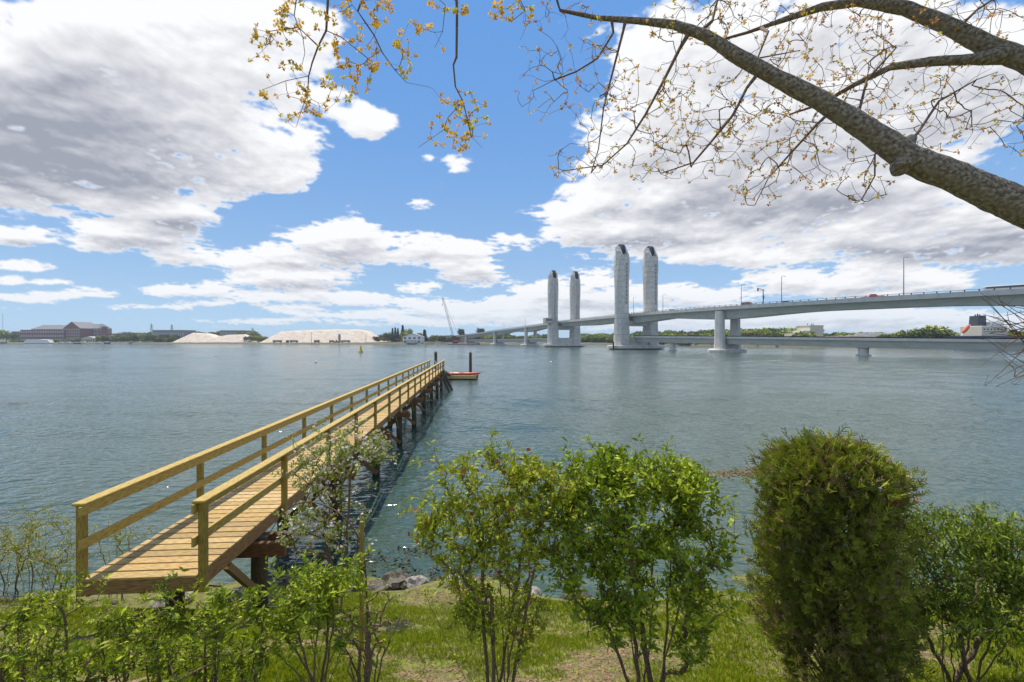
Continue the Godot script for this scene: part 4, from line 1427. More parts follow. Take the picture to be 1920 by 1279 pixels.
	heap("salt_heap", "smaller pale salt heap with a sloping crest", [[322, 641], [345, 623.5], [372, 625], [388, 629], [400, 635], [410, 641]], 735, 48, M.salt, 2.2, 7, "salt heap")
	heap("salt_heap", "low pinkish salt heap joined to the smaller pale heap", [[378, 641], [398, 630], [420, 627.5], [446, 626.5], [468, 639], [472, 642]], 722, 40, M.salt, 2.2, 8, "salt heap")
	heap("gravel_heap", "grey brown gravel heap beside the cream plant", [[1556, 632], [1583, 620], [1596, 621], [1608, 628]], 372, 18, M.gravel_heap, 2.4, 9, "gravel heap")
	heap("gravel_heap", "taller gravel heap with a pale crest above the railway deck", [[1598, 632], [1620, 618.5], [1632, 619], [1655, 631]], 376, 20, M.gravel_heap, 2.4, 10, "gravel heap")
	heap("scrap_heap", "dark rusty scrap heap behind the gravel", [[1618, 632], [1632, 616], [1700, 612], [1780, 605], [1812, 606], [1830, 630]], 392, 24, M.shed, 2.4, 11, "scrap heap")
	# white covered boat, marina boats
	var wb := thing("covered_boat", "large boat shrink wrapped in white lying before the brick mill", "boat", at_h(73, 0, 766))
	mb = MB.new()
	mb.prism_z(PackedVector2Array([Vector2(-21, 0.6), Vector2(20, 0.6), Vector2(21, 1.5), Vector2(18, 6.2), Vector2(4, 7.0), Vector2(-16, 6.8), Vector2(-20, 4.5)]), -4, 4)
	part("wrapping", mb.mesh(), M.white, wb)
	mb = MB.new()
	mb.prism_z(PackedVector2Array([Vector2(-20, -0.5), Vector2(19, -0.5), Vector2(20.5, 0.62), Vector2(-20.8, 0.62)]), -3.8, 3.8)
	part("hull", mb.mesh(), M.navy, wb)
	var lb := ["white cabin boat moored left of the others at the quay", "white motor boat moored before the pale waterfront building", "dark hulled boat between two white ones at the quay", "pale cabin cruiser moored at the quay below the mill", "small open boat at the end of the moored row", "white cruiser with a cabin near the slim brick tower", "dark workboat lying at the quay near the warehouse"]
	for k in 7:
		boat(lb[k], 116.0 + k * 14.0, shore_d(116.0 + k * 14.0) - 12.0 - (k % 3) * 4.0, [11.0, 12.0, 9.0, 13.0, 7.0, 11.0, 12.0][k], M.navy if k == 2 or k == 6 else M.white, k != 4, 0.2 * (k % 3))
	boat("small white skiff lying off the boathouse", 818, 560, 5.0, M.white, false, 0.6)
	# pylons and poles
	for q in [[284.0, 607, 900.0, "lattice power pylon above the green trees"], [322.0, 608.5, 900.0, "lattice power pylon above the long dark shed"], [473.5, 614.5, 800.0, "lattice power pylon between the two salt heaps"]]:
		var top: float = EYE + (HORIZON - q[1]) / FPX * q[2]
		var p := thing("power_pylon", q[3], "pylon", at_h(q[0], 2.0, q[2]), 0.4)
		mb = MB.new()
		for s in [Vector2(-1, -1), Vector2(1, -1), Vector2(1, 1), Vector2(-1, 1)]:
			mb.bar(Vector3(s.x * 2.6, 0, s.y * 2.6), Vector3(s.x * 0.5, top - 2.0, s.y * 0.5), 0.3, 0.3)
		for k in 8:
			var y0 := (top - 2.0) * k / 8.0
			var y1 := (top - 2.0) * (k + 1) / 8.0
			var r0 := lerpf(2.6, 0.5, k / 8.0)
			var r1 := lerpf(2.6, 0.5, (k + 1) / 8.0)
			for f in [1.0, -1.0]:
				mb.bar(Vector3(-r0, y0, f * r0), Vector3(r1, y1, f * r1), 0.18, 0.18)
				mb.bar(Vector3(r0, y0, f * r0), Vector3(-r1, y1, f * r1), 0.18, 0.18)
		part("lattice", mb.mesh(), M.pole, p)
		for f in [0.78, 0.9]:
			mb = MB.new()
			mb.bar(Vector3(-4.2, (top - 2.0) * f, 0), Vector3(4.2, (top - 2.0) * f, 0), 0.25, 0.25)
			part("cross_arm", mb.mesh(), M.pole, p)
	for q in [[584.0, 624.5, "lamp pole on the quay in front of the large salt heap"], [686.0, 628.0, "lamp pole at the right end of the large salt heap"], [5.0, 588.0, "thin radio mast behind the bright green tree"]]:
		var d: float = shore_d(q[0]) + 8.0 if q[0] > 10 else 880.0
		var p := thing("quay_pole", q[2], "pole", at_h(q[0], 2.2, d))
		var hh: float = EYE + (HORIZON - q[1]) / FPX * d - 2.2
		mb = MB.new()
		mb.tube(PackedVector3Array([Vector3.ZERO, Vector3(0, hh, 0)]), PackedFloat32Array([0.3, 0.2]), 6)
		part("shaft", mb.mesh(), M.pole, p)
		mb = MB.new()
		mb.box(Vector3(0, hh + 0.1, 0), Vector3(1.8, 0.3, 0.6))
		part("head", mb.mesh(), M.pole, p)
	# vehicles and plant on the salt quay
	var sx := [[520.0, 12.0, M.shed, "dark trailer parked before the large salt heap"], [551.0, 11.0, M.shed, "second dark trailer parked before the large salt heap, beside a lamp pole"], [594.0, 7.0, M.brick, "brown container on the quay near the lamp pole"], [648.0, 12.0, M.roof_grey, "pale trailer beside the upright silo"], [622.0, 6.0, M.brick_pale, "small reddish container beside the yellow loader"], [539.0, 3.0, M.black, "small dark cart between the two dark trailers"]]
	for q in sx:
		var o := thing("trailer", q[3], "trailer", at_h(q[0], 2.3, shore_d(q[0]) + 9.0))
		mb = MB.new()
		mb.cbox(Vector3(0, 2.1, 0), Vector3(q[1], 2.6, 2.6), 0.08)
		part("box_body", mb.mesh(), q[2], o)
		for k in [-0.36, 0.36]:
			mb = MB.new()
			mb.tube(PackedVector3Array([Vector3(q[1] * k, 0.5, -1.3), Vector3(q[1] * k, 0.5, 1.3)]), PackedFloat32Array([0.5, 0.5]), 10)
			part("axle_wheels", mb.mesh(), M.tyre, o)
	var lo := thing("wheel_loader", "yellow wheel loader working at the foot of the large salt heap", "loader", at_h(630.5, 2.3, shore_d(630.5) + 9.0))
	mb = MB.new()
	mb.cbox(Vector3(0, 1.5, 0), Vector3(4.6, 1.2, 2.2), 0.1)
	part("chassis", mb.mesh(), M.yellow, lo)
	mb = MB.new()
	mb.cbox(Vector3(0.3, 2.9, 0), Vector3(1.6, 1.7, 1.7), 0.1)
	part("cab", mb.mesh(), M.glass, lo)
	mb = MB.new()
	mb.bar(Vector3(-2.0, 1.6, 0), Vector3(-3.8, 1.1, 0), 0.5, 0.5)
	mb.prism_z(PackedVector2Array([Vector2(-3.7, 0.3), Vector2(-4.9, 0.3), Vector2(-4.2, 0.6), Vector2(-3.9, 1.9)]), -1.4, 1.4)
	part("bucket", mb.mesh(), M.yellow, lo)
	for s in [-1.0, 1.0]:
		for x in [-1.4, 1.5]:
			mb = MB.new()
			mb.tube(PackedVector3Array([Vector3(x, 0.8, s * 0.8), Vector3(x, 0.8, s * 1.4)]), PackedFloat32Array([0.8, 0.8]), 12)
			part("wheel", mb.mesh(), M.tyre, lo)
	var si := thing("silo", "slim grey upright silo before the large salt heap", "silo", at_h(636.3, 2.3, shore_d(636.3) + 12.0))
	mb = MB.new()
	mb.lathe(Vector3.ZERO, PackedVector2Array([Vector2(1.5, 0), Vector2(1.5, 9.5), Vector2(1.2, 11.2), Vector2(0.3, 12.2)]), 14)
	part("tank", mb.mesh(), M.roof_grey, si)
	mb = MB.new()
	mb.tube(PackedVector3Array([Vector3(1.7, 0, 0.4), Vector3(1.7, 9.5, 0.4)]), PackedFloat32Array([0.12, 0.12]), 6)
	part("ladder", mb.mesh(), M.steel_dark, si)
	# crane on a barge
	var ba := thing("work_barge", "dark flat work barge carrying the crane before the far approach", "barge", at_h(868, 0, 585))
	mb = MB.new()
	mb.cbox(Vector3(0, 0.7, 0), Vector3(36, 2.2, 12), 0.3)
	part("hull", mb.mesh(), M.shed, ba)
	mb = MB.new()
	mb.cbox(Vector3(9, 3.2, 1), Vector3(8, 2.8, 4), 0.1)
	part("deck_house", mb.mesh(), M.brick_pale, ba)
	var cr := thing("crawler_crane", "crane with a long raised lattice boom standing on the work barge", "crane", at_h(852, 1.8, 585))
	mb = MB.new()
	mb.cbox(Vector3(2.0, 2.6, 0), Vector3(7.0, 2.4, 3.4), 0.2)
	part("house", mb.mesh(), M.red, cr)
	for s in [-1.0, 1.0]:
		mb = MB.new()
		mb.cbox(Vector3(1.0, 0.6, s * 2.0), Vector3(7.0, 1.2, 0.9), 0.3)
		part("crawler_track", mb.mesh(), M.black, cr)
	mb = MB.new()
	var foot := Vector3(0, 2.6, 0)
	var tip := at_px(830.0, 558.0, 585.0) - cr.position
	var ax := (tip - foot).normalized()
	var sd := ax.cross(Vector3(0, 0, 1)).normalized()
	var n := 26
	for k in n:
		var p0 := foot.lerp(tip, float(k) / n)
		var p1 := foot.lerp(tip, float(k + 1) / n)
		var wd := 1.0 * (1.0 - 0.5 * absf(k / float(n) - 0.45))
		for s in [Vector2(-1, -1), Vector2(1, -1), Vector2(1, 1), Vector2(-1, 1)]:
			mb.bar(p0 + sd * s.x * wd + Vector3(0, 0, s.y * wd), p1 + sd * s.x * wd + Vector3(0, 0, s.y * wd), 0.2, 0.2)
		for f in [-1.0, 1.0]:
			mb.bar(p0 + sd * wd + Vector3(0, 0, f * wd), p1 - sd * wd + Vector3(0, 0, f * wd), 0.14, 0.14)
	part("lattice_boom", mb.mesh(), M.steel_dark, cr)
	mb = MB.new()
	mb.tube(PackedVector3Array([Vector3(5, 3.8, 0), Vector3(4.2, 12.0, 0), tip]), PackedFloat32Array([0.1, 0.1, 0.1]), 5)
	part("pendant_rope", mb.mesh(), M.steel_dark, cr)
	mb = MB.new()
	mb.tube(PackedVector3Array([tip, tip + Vector3(-0.4, -8.5, 0)]), PackedFloat32Array([0.1, 0.1]), 5)
	mb.cbox(tip + Vector3(-0.4, -9.2, 0), Vector3(0.9, 1.5, 0.7), 0.1)
	part("hook_block", mb.mesh(), M.steel_dark, cr)
	# quay sheds and piles in front of the boathouse
	for q in [[806, 6, "dark pile dolphin left of the work barge"], [828, 9, "dark timber landing left of the crane"]]:
		var o := thing("timber_landing", q[2], "landing", at_h(q[0], 0, 600))
		mb = MB.new()
		mb.cbox(Vector3(0, 2.4, 0), Vector3(q[1] * 1.8, 0.7, 6), 0.1)
		part("deck", mb.mesh(), M.shed, o)
		for k in 6:
			mb = MB.new()
			mb.tube(PackedVector3Array([Vector3((k - 2.5) * q[1] * 0.32, -2, 2), Vector3((k - 2.5) * q[1] * 0.32, 2.2, 2)]), PackedFloat32Array([0.35, 0.35]), 6)
			part("pile", mb.mesh(), M.black, o)
	make_ship()

func make_ship() -> void:
	# cargo ship lying behind the railway deck at the right
	var d := 292.0
	var o := thing("cargo_ship", "cargo ship with dark funnel and pale superstructure behind the railway deck", "ship", at_h(1862, 0, d), 0.08)
	var sc := d / FPX
	var mb := MB.new()
	mb.prism_z(PackedVector2Array([Vector2(-16.0, -2.0), Vector2(70.0, -2.0), Vector2(70.0, 8.0), Vector2(-17.5, 8.2)]), -9.0, 9.0)
	part("hull", mb.mesh(), M.navy, o)
	mb = MB.new()
	mb.cbox(Vector3(-6.5, 11.2, 0), Vector3(17.0, 6.2, 13.0), 0.2)
	var sup := part("superstructure", mb.mesh(), M.cream, o)
	mb = MB.new()
	mb.cbox(Vector3(-3.0, 15.5, 0), Vector3(9.0, 2.6, 10.0), 0.2)
	part("upper_deck", mb.mesh(), M.white, sup)
	mb = MB.new()
	mb.prism_z(PackedVector2Array([Vector2(-13.6, 14.2), Vector2(-7.6, 14.2), Vector2(-7.8, 21.0), Vector2(-13.0, 20.6)]), -2.6, 2.6)
	var fu := part("funnel", mb.mesh(), M.steel_dark, o)
	for x in [-12.0, -10.4, -9.0]:
		mb = MB.new()
		mb.tube(PackedVector3Array([Vector3(x, 20.4, 0), Vector3(x, 22.0 - absf(x + 10.4) * 0.3, 0)]), PackedFloat32Array([0.35, 0.35]), 8)
		part("exhaust_pipe", mb.mesh(), M.black, fu)
	for k in 7:
		mb = MB.new()
		mb.box(Vector3(-13.5 + k * 2.3, 12.2, 6.52), Vector3(1.0, 0.9, 0.1))
		part("cabin_window", mb.mesh(), M.glass, sup)
	for y in [14.5, 17.0]:
		mb = MB.new()
		mb.box(Vector3(-4.0, y, 6.6), Vector3(14.0, 0.12, 0.12))
		for k in 8:
			mb.box(Vector3(-10.8 + k * 1.95, y - 0.5, 6.6), Vector3(0.1, 1.0, 0.1))
		part("deck_railing", mb.mesh(), M.white, o)
	mb = MB.new()
	mb.tube(PackedVector3Array([Vector3(0.5, 15, 0), Vector3(0.5, 25.5, 0)]), PackedFloat32Array([0.25, 0.15]), 8)
	mb.bar(Vector3(-2.0, 22.0, 0), Vector3(3.0, 22.0, 0), 0.15, 0.15)
	part("radar_mast", mb.mesh(), M.white, o)
	var lf := Node3D.new()
	lf.name = "lifeboat"
	lf.set_meta("label", "orange lifeboat hanging from a slanted ramp")
	o.add_child(lf)
	var rings := []
	for k in 9:
		var f := k / 8.0 * 2.0 - 1.0
		var r := PackedVector3Array()
		for a in 10:
			var q := TAU * a / 10
			r.append(Vector3(f * 3.4, 0, 0) + Vector3(0, sin(q), cos(q)) * (1.15 * sqrt(maxf(1.0 - f * f, 0.02))))
		rings.append(r)
	mb = MB.new()
	mb.loft(rings)
	part("hull", mb.mesh(), M.orange, lf, Vector3(-20.6, 12.4, 2), Basis(Vector3(0, 0, 1), 0.85))
	mb = MB.new()
	mb.bar(Vector3(-23.6, 8.4, 2), Vector3(-17.6, 15.0, 2), 0.4, 0.4)
	part("ramp", mb.mesh(), M.white, lf)

# ------------------------------------------------------------------ plants
class Skel:
	var p := PackedVector3Array()
	var par := PackedInt32Array()
	var fixed := PackedFloat32Array()      # radius given by hand, or 0
	var tips := PackedInt32Array()
	var bark: FastNoiseLite
	func add(v: Vector3, parent: int, r := 0.0) -> int:
		p.append(v)
		par.append(parent)
		fixed.append(r)
		return p.size() - 1
	func chain(pts: Array, parent := -1) -> int:      # [Vector3, radius] ...
		var k := parent
		for i in pts.size():
			if i == 0 and parent < 0:
				k = add(pts[0][0], -1, pts[0][1])
				continue
			var a := p[k]
			var ra := fixed[k]
			var b: Vector3 = pts[i][0]
			var n := maxi(1, int(a.distance_to(b) / (0.035 if pts[i][1] > 0.03 else 0.12)))
			for j in n:
				var f := (j + 1.0) / n
				k = add(a.lerp(b, f), k, lerpf(ra if ra > 0 else pts[i][1], pts[i][1], f))
		return k
	# join a tip to the nearest part of the plant by a curved twig
	func reach(tip: Vector3, rng: RandomNumberGenerator, seg: float, droop: float, first := 0, wig := 0.12) -> void:
		var best := -1
		var cost := 1.0e9
		for i in range(first, p.size()):
			var d := p[i] - tip
			var c := d.length_squared()
			if c < cost:
				if droop == 0.0 and d.y > 0.0: c += d.y * 1.2
				if c < cost:
					cost = c
					best = i
		if best < 0: return
		var a := p[best]
		var d := tip - a
		var ln := d.length()
		var n := maxi(2, int(ceil(ln / seg)))
		var from := d.normalized()
		if par[best] >= 0: from = (p[best] - p[par[best]]).normalized()
		var ctrl := a + (from * 0.3 + d.normalized() * 0.7) * ln * 0.5 + Vector3(0, droop * ln, 0)
		var k := best
		for j in n:
			var f := (j + 1.0) / n
			var q := a.lerp(ctrl, f).lerp(ctrl.lerp(tip, f), f)
			if j < n - 1:
				q += Vector3(rng.randf_range(-1, 1), rng.randf_range(-1, 1), rng.randf_range(-1, 1)) * wig * seg
			k = add(q, k)
		tips.append(k)
	func radii(r0: float, power := 0.37) -> PackedFloat32Array:
		var cnt := PackedFloat32Array()
		cnt.resize(p.size())
		for t in tips: cnt[t] += 1.0
		for i in range(p.size() - 1, 0, -1):
			if cnt[i] < 0.5: cnt[i] = 0.5
			if par[i] >= 0: cnt[par[i]] += cnt[i]
		for i in p.size():
			var r := r0 * pow(maxf(cnt[i], 0.6), power)
			cnt[i] = maxf(fixed[i], minf(r, 0.05) if fixed[i] > 0.0 else r)
		return cnt
	func wood(mb: MB, rad: PackedFloat32Array, lo := 0.0, hi := 1.0e9, lumpy := 0.0, first := 0, last := 1000000) -> void:
		# one closed frustum per piece of branch; rings share the bisecting plane, so pieces meet
		var dirs := PackedVector3Array()
		dirs.resize(p.size())
		for i in p.size():
			if par[i] >= 0: dirs[i] = (p[i] - p[par[i]]).normalized()
		for i in range(first, mini(last, p.size())):
			var k := par[i]
			if k < 0 or rad[i] < lo or rad[i] >= hi: continue
			var d0 := dirs[k] if par[k] >= 0 and dirs[k].dot(dirs[i]) > 0.3 else dirs[i]
			var r0 := minf(rad[k], rad[i] * 1.45)
			var sides := 4 if rad[i] < 0.005 else (6 if rad[i] < 0.02 else (10 if rad[i] < 0.03 else 26))
			ring(mb, p[k], d0, r0, sides, lumpy if r0 > 0.03 else 0.0)
			ring(mb, p[i], dirs[i], rad[i], sides, lumpy if rad[i] > 0.03 else 0.0)
			var b := mb.v.size() - sides * 2
			for s in sides:
				var s2 := (s + 1) % sides
				mb.ix.append_array([b + s, b + sides + s2, b + s2, b + s, b + sides + s, b + sides + s2])
	func ring(mb: MB, c: Vector3, d: Vector3, r: float, sides: int, lumpy: float) -> void:
		var x := Vector3(0.31, 0.17, 0.93).cross(d).normalized()
		var y := d.cross(x)
		for s in sides:
			var a := TAU * s / sides
			var o := x * cos(a) + y * sin(a)
			var rr := r
			if lumpy > 0.0 and bark:      # plates and furrows of the bark
				var q := c * 5.0 + o * r * 26.0
				rr *= 1.0 + lumpy * bark.get_noise_3dv(q) + lumpy * 0.6 * bark.get_noise_3dv(c * 2.2 + o * r * 5.0)
			mb.vert(c + o * rr, o)

func add_foliage(mb: MB, sk: Skel, rng: RandomNumberGenerator, per: int, len: float, wid: float, spread: float, c0: Color, c1: Color, up: float) -> void:
	for t in sk.tips:
		var tip := sk.p[t]
		var a := sk.par[t]
		var d := (tip - sk.p[a]).normalized()
		var dd := (d + Vector3.UP * up).normalized()
		var tone := vary(rng, c0, c1, 0.12)
		for k in per:
			var f := rng.randf()
			var at := tip + d * (f - 0.75) * spread * 1.6 + rnd_dir(rng) * spread * 0.22
			var ang := rng.randf() * TAU
			var side := dd.cross(Vector3(cos(ang), 0.2, sin(ang))).normalized()
			var dir := (dd * rng.randf_range(0.25, 0.9) + side).normalized()
			var s := rng.randf_range(0.5, 1.3)
			var q := 1.0 + rng.randf_range(-0.3, 0.3)
			mb.paint(Color(tone.r * q, tone.g * q, tone.b * q))
			mb.leaf(at, dir, (Vector3.UP * 0.7 + rnd_dir(rng) * 0.7).normalized(), len * s, wid * s)

# lobes: [centre, radii, number of twig tips]
func shrub(called: String, label: String, category: String, base: Vector3, stems: int, lean: float, lobes: Array, o: Dictionary) -> Node3D:
	var rng := RandomNumberGenerator.new()
	rng.seed = o.get("seed", 1)
	var root := thing(called, label, category, base, 0.0, o.get("group", ""))
	var sk := Skel.new()
	var low := 1.0e9
	var mid := Vector3.ZERO
	for q in lobes:
		low = minf(low, q[0].y - q[1].y)
		mid += q[0] / lobes.size()
	for s in stems:
		var a := TAU * (s + rng.randf_range(-0.25, 0.25)) / stems
		var b := base + Vector3(cos(a), 0, sin(a)) * lean * 0.22
		var hh := maxf((mid.y - base.y) * o.get("stem_part", 0.62), 0.25)
		var aim: Vector3 = lobes[s % lobes.size()][0]
		var top := base + Vector3(cos(a), 0, sin(a)) * lean * rng.randf_range(0.2, 0.6) + (aim - base) * Vector3(0.75, 0.0, 0.75) + Vector3(0, maxf((aim.y - base.y) * rng.randf_range(0.6, 0.85), 0.2), 0)
		var m := b.lerp(top, 0.5) + Vector3(rng.randf_range(-1, 1), 0, rng.randf_range(-1, 1)) * lean * 0.2 + Vector3(0, 0.04, 0)
		var k := sk.add(b + Vector3(0, -0.1, 0), -1)
		var last := b
		for j in 8:
			var f := (j + 1) / 8.0
			var q := b.lerp(m, f).lerp(m.lerp(top, f), f) + rnd_dir(rng) * lean * 0.035
			k = sk.add(q, k)
		sk.tips.append(k)
	var pts := []
	var gaps := make_noise(o.get("seed", 1) + 300, 1.0, 2)      # growth comes in clumps with gaps between
	for q in lobes:
		for k in int(q[2] * 1.35):
			var dir := rnd_dir(rng)
			var rr := pow(rng.randf(), o.get("hollow", 0.45))
			if rng.randf() < 0.09: rr = rng.randf_range(1.1, 1.5)
			var c: Vector3 = q[0] + dir * q[1] * rr
			if gaps.get_noise_3dv(c * 2.6) + rng.randf_range(-0.12, 0.12) < -0.1: continue
			pts.append(c)
	pts.sort_custom(func(u, w): return (u - base).length_squared() < (w - base).length_squared())
	for q in pts:
		sk.reach(q, rng, o.get("seg", 0.09), 0.0, 0, 0.16)
	for k in sk.p.size():
		sk.p[k] -= base
	var rad := sk.radii(o.get("r0", 0.0022))
	var mb := MB.new()
	sk.wood(mb, rad)
	part("stems", mb.mesh(), o.get("bark", M.stem), root)
	if o.get("per", 12) > 0:
		mb = MB.new()
		add_foliage(mb, sk, rng, o.get("per", 12), o.get("len", 0.045), o.get("wid", 0.02), o.get("spread", 0.1), o.c0, o.c1, o.get("up", 0.5))
		stuff_part(part("foliage", mb.mesh(), o.get("leaf", M.leaf), root))
	if o.has("flowers"):
		mb = MB.new()
		for k in o.flowers:
			var t: int = sk.tips[rng.randi() % sk.tips.size()]
			var c := sk.p[t] + rnd_dir(rng) * 0.09
			var out := (rnd_dir(rng) + Vector3.UP * 0.5).normalized()
			var tan := out.cross(Vector3(0.4, 0.2, 0.8)).normalized()
			for j in 5:
				var pd := tan.rotated(out, TAU * j / 5.0)
				mb.paint(vary(rng, o.fc0, o.fc1, 0.08))
				mb.leaf(c, (pd + out * 0.35).normalized(), out, 0.027, 0.025)
		stuff_part(part("blossom", mb.mesh(), M.leaf, root))
	return root

func gbase(px: float, d: float, sink := 0.03) -> Vector3:
	var x := (px - 960.0) / FPX * d
	return Vector3(x, ground_h(x, d) - sink, -d)

func L(px: float, py: float, d: float, rx: float, ry: float, rz: float, n: int) -> Array:      # a lobe of crown given in pixels
	return [at_px(px, py, d), Vector3(rx / FPX * d, ry / FPX * d, rz), n]

func make_shrubs() -> void:
	var gy := Color(0.34, 0.39, 0.028)
	var gm := Color(0.17, 0.25, 0.024)
	var gd := Color(0.075, 0.13, 0.02)
	# low privet hedge at the left, each plant its own
	var hedge := [
		[28, 3.5, 1195, 85, 95, 70, "privet with a dense bright top at the hedge's end farthest from the arborvitae"],
		[120, 3.45, 1165, 75, 80, 75, "privet with a raised dark centre standing under the pier's outer post"],
		[215, 3.5, 1205, 70, 75, 70, "thin privet with forked bare stems in front of the pier's fascia"],
		[300, 3.45, 1195, 75, 80, 75, "yellow green privet below the middle of the pier's landward end"],
		[385, 3.45, 1180, 70, 90, 80, "dense privet with a pointed top below the pier's inner post"],
		[465, 3.6, 1195, 65, 90, 65, "loose privet between the pier's inner post and the upright privet"]]
	for k in hedge.size():
		var q: Array = hedge[k]
		shrub("privet_shrub", q[6], "shrub", gbase(q[0], q[1]), 7, 0.2, [L(q[0], q[2], q[1], q[3], q[4], 0.36, int(q[5] * 0.62)), L(q[0] + 18 - 9 * (k % 4), q[2] - 48, q[1], 20, 48, 0.14, 20), L(q[0] - 25, q[2] + 60, q[1], 60, 60, 0.3, 20)],
			{"seed": 30 + k, "per": 15, "len": 0.052, "wid": 0.018, "spread": 0.09, "c0": gy, "c1": gm if k % 3 else gd, "r0": 0.0032, "bark": M.twig, "group": "privets of the low hedge", "up": 0.9})
	shrub("privet_shrub", "tall upright privet with bright tips between the pier and the bare pruned bush", "shrub", gbase(600, 3.75), 11, 0.2,
		[L(615, 1090, 3.75, 70, 55, 0.28, 90), L(560, 1130, 3.75, 60, 70, 0.28, 60), L(640, 1150, 3.75, 45, 80, 0.25, 50), L(520, 1170, 3.75, 40, 60, 0.2, 25)],
		{"seed": 41, "per": 16, "len": 0.054, "wid": 0.019, "spread": 0.09, "c0": gy, "c1": gm, "up": 1.1})
	shrub("pruned_bush", "bare pruned bush of dark upright stems with few leaves beside the wooden stake", "shrub", gbase(690, 3.7), 12, 0.26,
		[L(700, 1150, 3.7, 55, 60, 0.25, 45), L(660, 1210, 3.7, 50, 60, 0.25, 30)],
		{"seed": 42, "per": 3, "len": 0.035, "wid": 0.014, "spread": 0.06, "c0": gy, "c1": gm, "r0": 0.0045, "up": 1.0, "bark": M.twig})
	# blossoming crab apple on the bank
	shrub("crab_apple", "crab apple in pale blossom growing on the bank beside the pier", "small tree", gbase(632, 7.3), 4, 0.22,
		[L(650, 838, 7.3, 80, 38, 0.5, 110), L(700, 850, 7.3, 30, 40, 0.35, 34), L(600, 890, 7.3, 60, 50, 0.45, 90), L(590, 970, 7.3, 60, 50, 0.45, 90), L(650, 1000, 7.3, 45, 40, 0.4, 30), L(560, 1000, 7.3, 25, 40, 0.3, 20)],
		{"seed": 43, "per": 15, "len": 0.055, "wid": 0.027, "spread": 0.12, "c0": Color(0.38, 0.43, 0.09), "c1": Color(0.25, 0.31, 0.07), "flowers": 1150, "fc0": Color(0.62, 0.50, 0.50), "fc1": Color(0.74, 0.70, 0.68), "r0": 0.0036, "seg": 0.14, "bark": M.twig})
	# the taller shrubs at the centre
	shrub("viburnum", "airy yellow green shrub with reddish young tips on many slim stems", "shrub", gbase(935, 4.0), 13, 0.36,
		[L(900, 905, 4.05, 100, 60, 0.4, 190), L(1000, 900, 4.0, 75, 48, 0.38, 130), L(870, 985, 4.0, 95, 62, 0.4, 160), L(990, 985, 4.0, 85, 60, 0.4, 140), L(930, 1060, 4.0, 105, 65, 0.4, 130), L(880, 1130, 3.95, 60, 60, 0.3, 40), L(812, 985, 4.0, 45, 45, 0.25, 44), L(920, 845, 4.05, 14, 35, 0.1, 12), L(1045, 925, 4.0, 50, 60, 0.35, 90), L(900, 1150, 3.95, 80, 50, 0.3, 50), L(990, 1180, 3.95, 50, 50, 0.25, 30), L(1000, 1110, 4.0, 60, 50, 0.3, 24)],
		{"seed": 44, "per": 13, "len": 0.052, "wid": 0.022, "spread": 0.11, "c0": Color(0.42, 0.43, 0.04), "c1": Color(0.25, 0.31, 0.03), "up": 0.7, "flowers": 90, "fc0": Color(0.34, 0.10, 0.05), "fc1": Color(0.30, 0.17, 0.06)})
	shrub("broadleaf_shrub", "rounded fresh green shrub on dark forked trunks at the middle of the lawn", "shrub", gbase(1215, 3.95), 9, 0.38,
		[L(1130, 890, 4.0, 95, 50, 0.4, 200), L(1250, 905, 4.0, 98, 54, 0.42, 220), L(1310, 950, 4.0, 45, 60, 0.3, 80), L(1180, 970, 4.0, 135, 60, 0.42, 230), L(1110, 1060, 3.95, 80, 65, 0.35, 150), L(1200, 1090, 3.95, 80, 60, 0.3, 90), L(1270, 1020, 4.0, 80, 55, 0.35, 130), L(1290, 1190, 3.9, 45, 60, 0.22, 36), L(1130, 1120, 3.9, 40, 50, 0.25, 30), L(1370, 1050, 3.95, 16, 40, 0.1, 12), L(1075, 960, 4.0, 45, 70, 0.35, 80), L(1160, 1150, 3.9, 80, 50, 0.3, 60), L(1310, 1110, 3.9, 60, 60, 0.3, 70)],
		{"seed": 45, "per": 12, "len": 0.066, "wid": 0.026, "spread": 0.12, "c0": Color(0.35, 0.42, 0.03), "c1": gm, "up": 0.6, "r0": 0.0024, "bark": M.twig})
	# shrubs at the right
	shrub("right_hand_shrub".replace("right_hand_", "leafy_"), "dark leafy shrub with drooping sprays next to the arborvitae", "shrub", gbase(1800, 4.3), 10, 0.4,
		[L(1735, 1020, 4.4, 65, 60, 0.4, 130), L(1720, 1130, 4.3, 50, 70, 0.35, 70), L(1850, 1040, 4.3, 90, 65, 0.4, 180), L(1900, 1120, 4.2, 80, 85, 0.4, 170), L(1790, 1140, 4.2, 85, 75, 0.4, 130), L(1960, 1050, 4.3, 60, 80, 0.4, 110), L(1810, 1000, 4.4, 60, 40, 0.35, 70)],
		{"seed": 46, "per": 18, "len": 0.06, "wid": 0.018, "spread": 0.15, "c0": Color(0.25, 0.32, 0.04), "c1": Color(0.11, 0.17, 0.025), "up": 0.1, "r0": 0.0028})
	shrub("leafy_shrub", "thin pale shrub with a few arching sprays above the dark leafy shrub", "shrub", gbase(1870, 5.6), 5, 0.4,
		[L(1850, 985, 5.6, 80, 40, 0.5, 60), L(1800, 970, 5.6, 50, 26, 0.3, 22), L(1920, 1000, 5.6, 50, 40, 0.4, 40)],
		{"seed": 47, "per": 14, "len": 0.05, "wid": 0.016, "spread": 0.14, "c0": Color(0.26, 0.27, 0.04), "c1": gm, "up": 0.3})
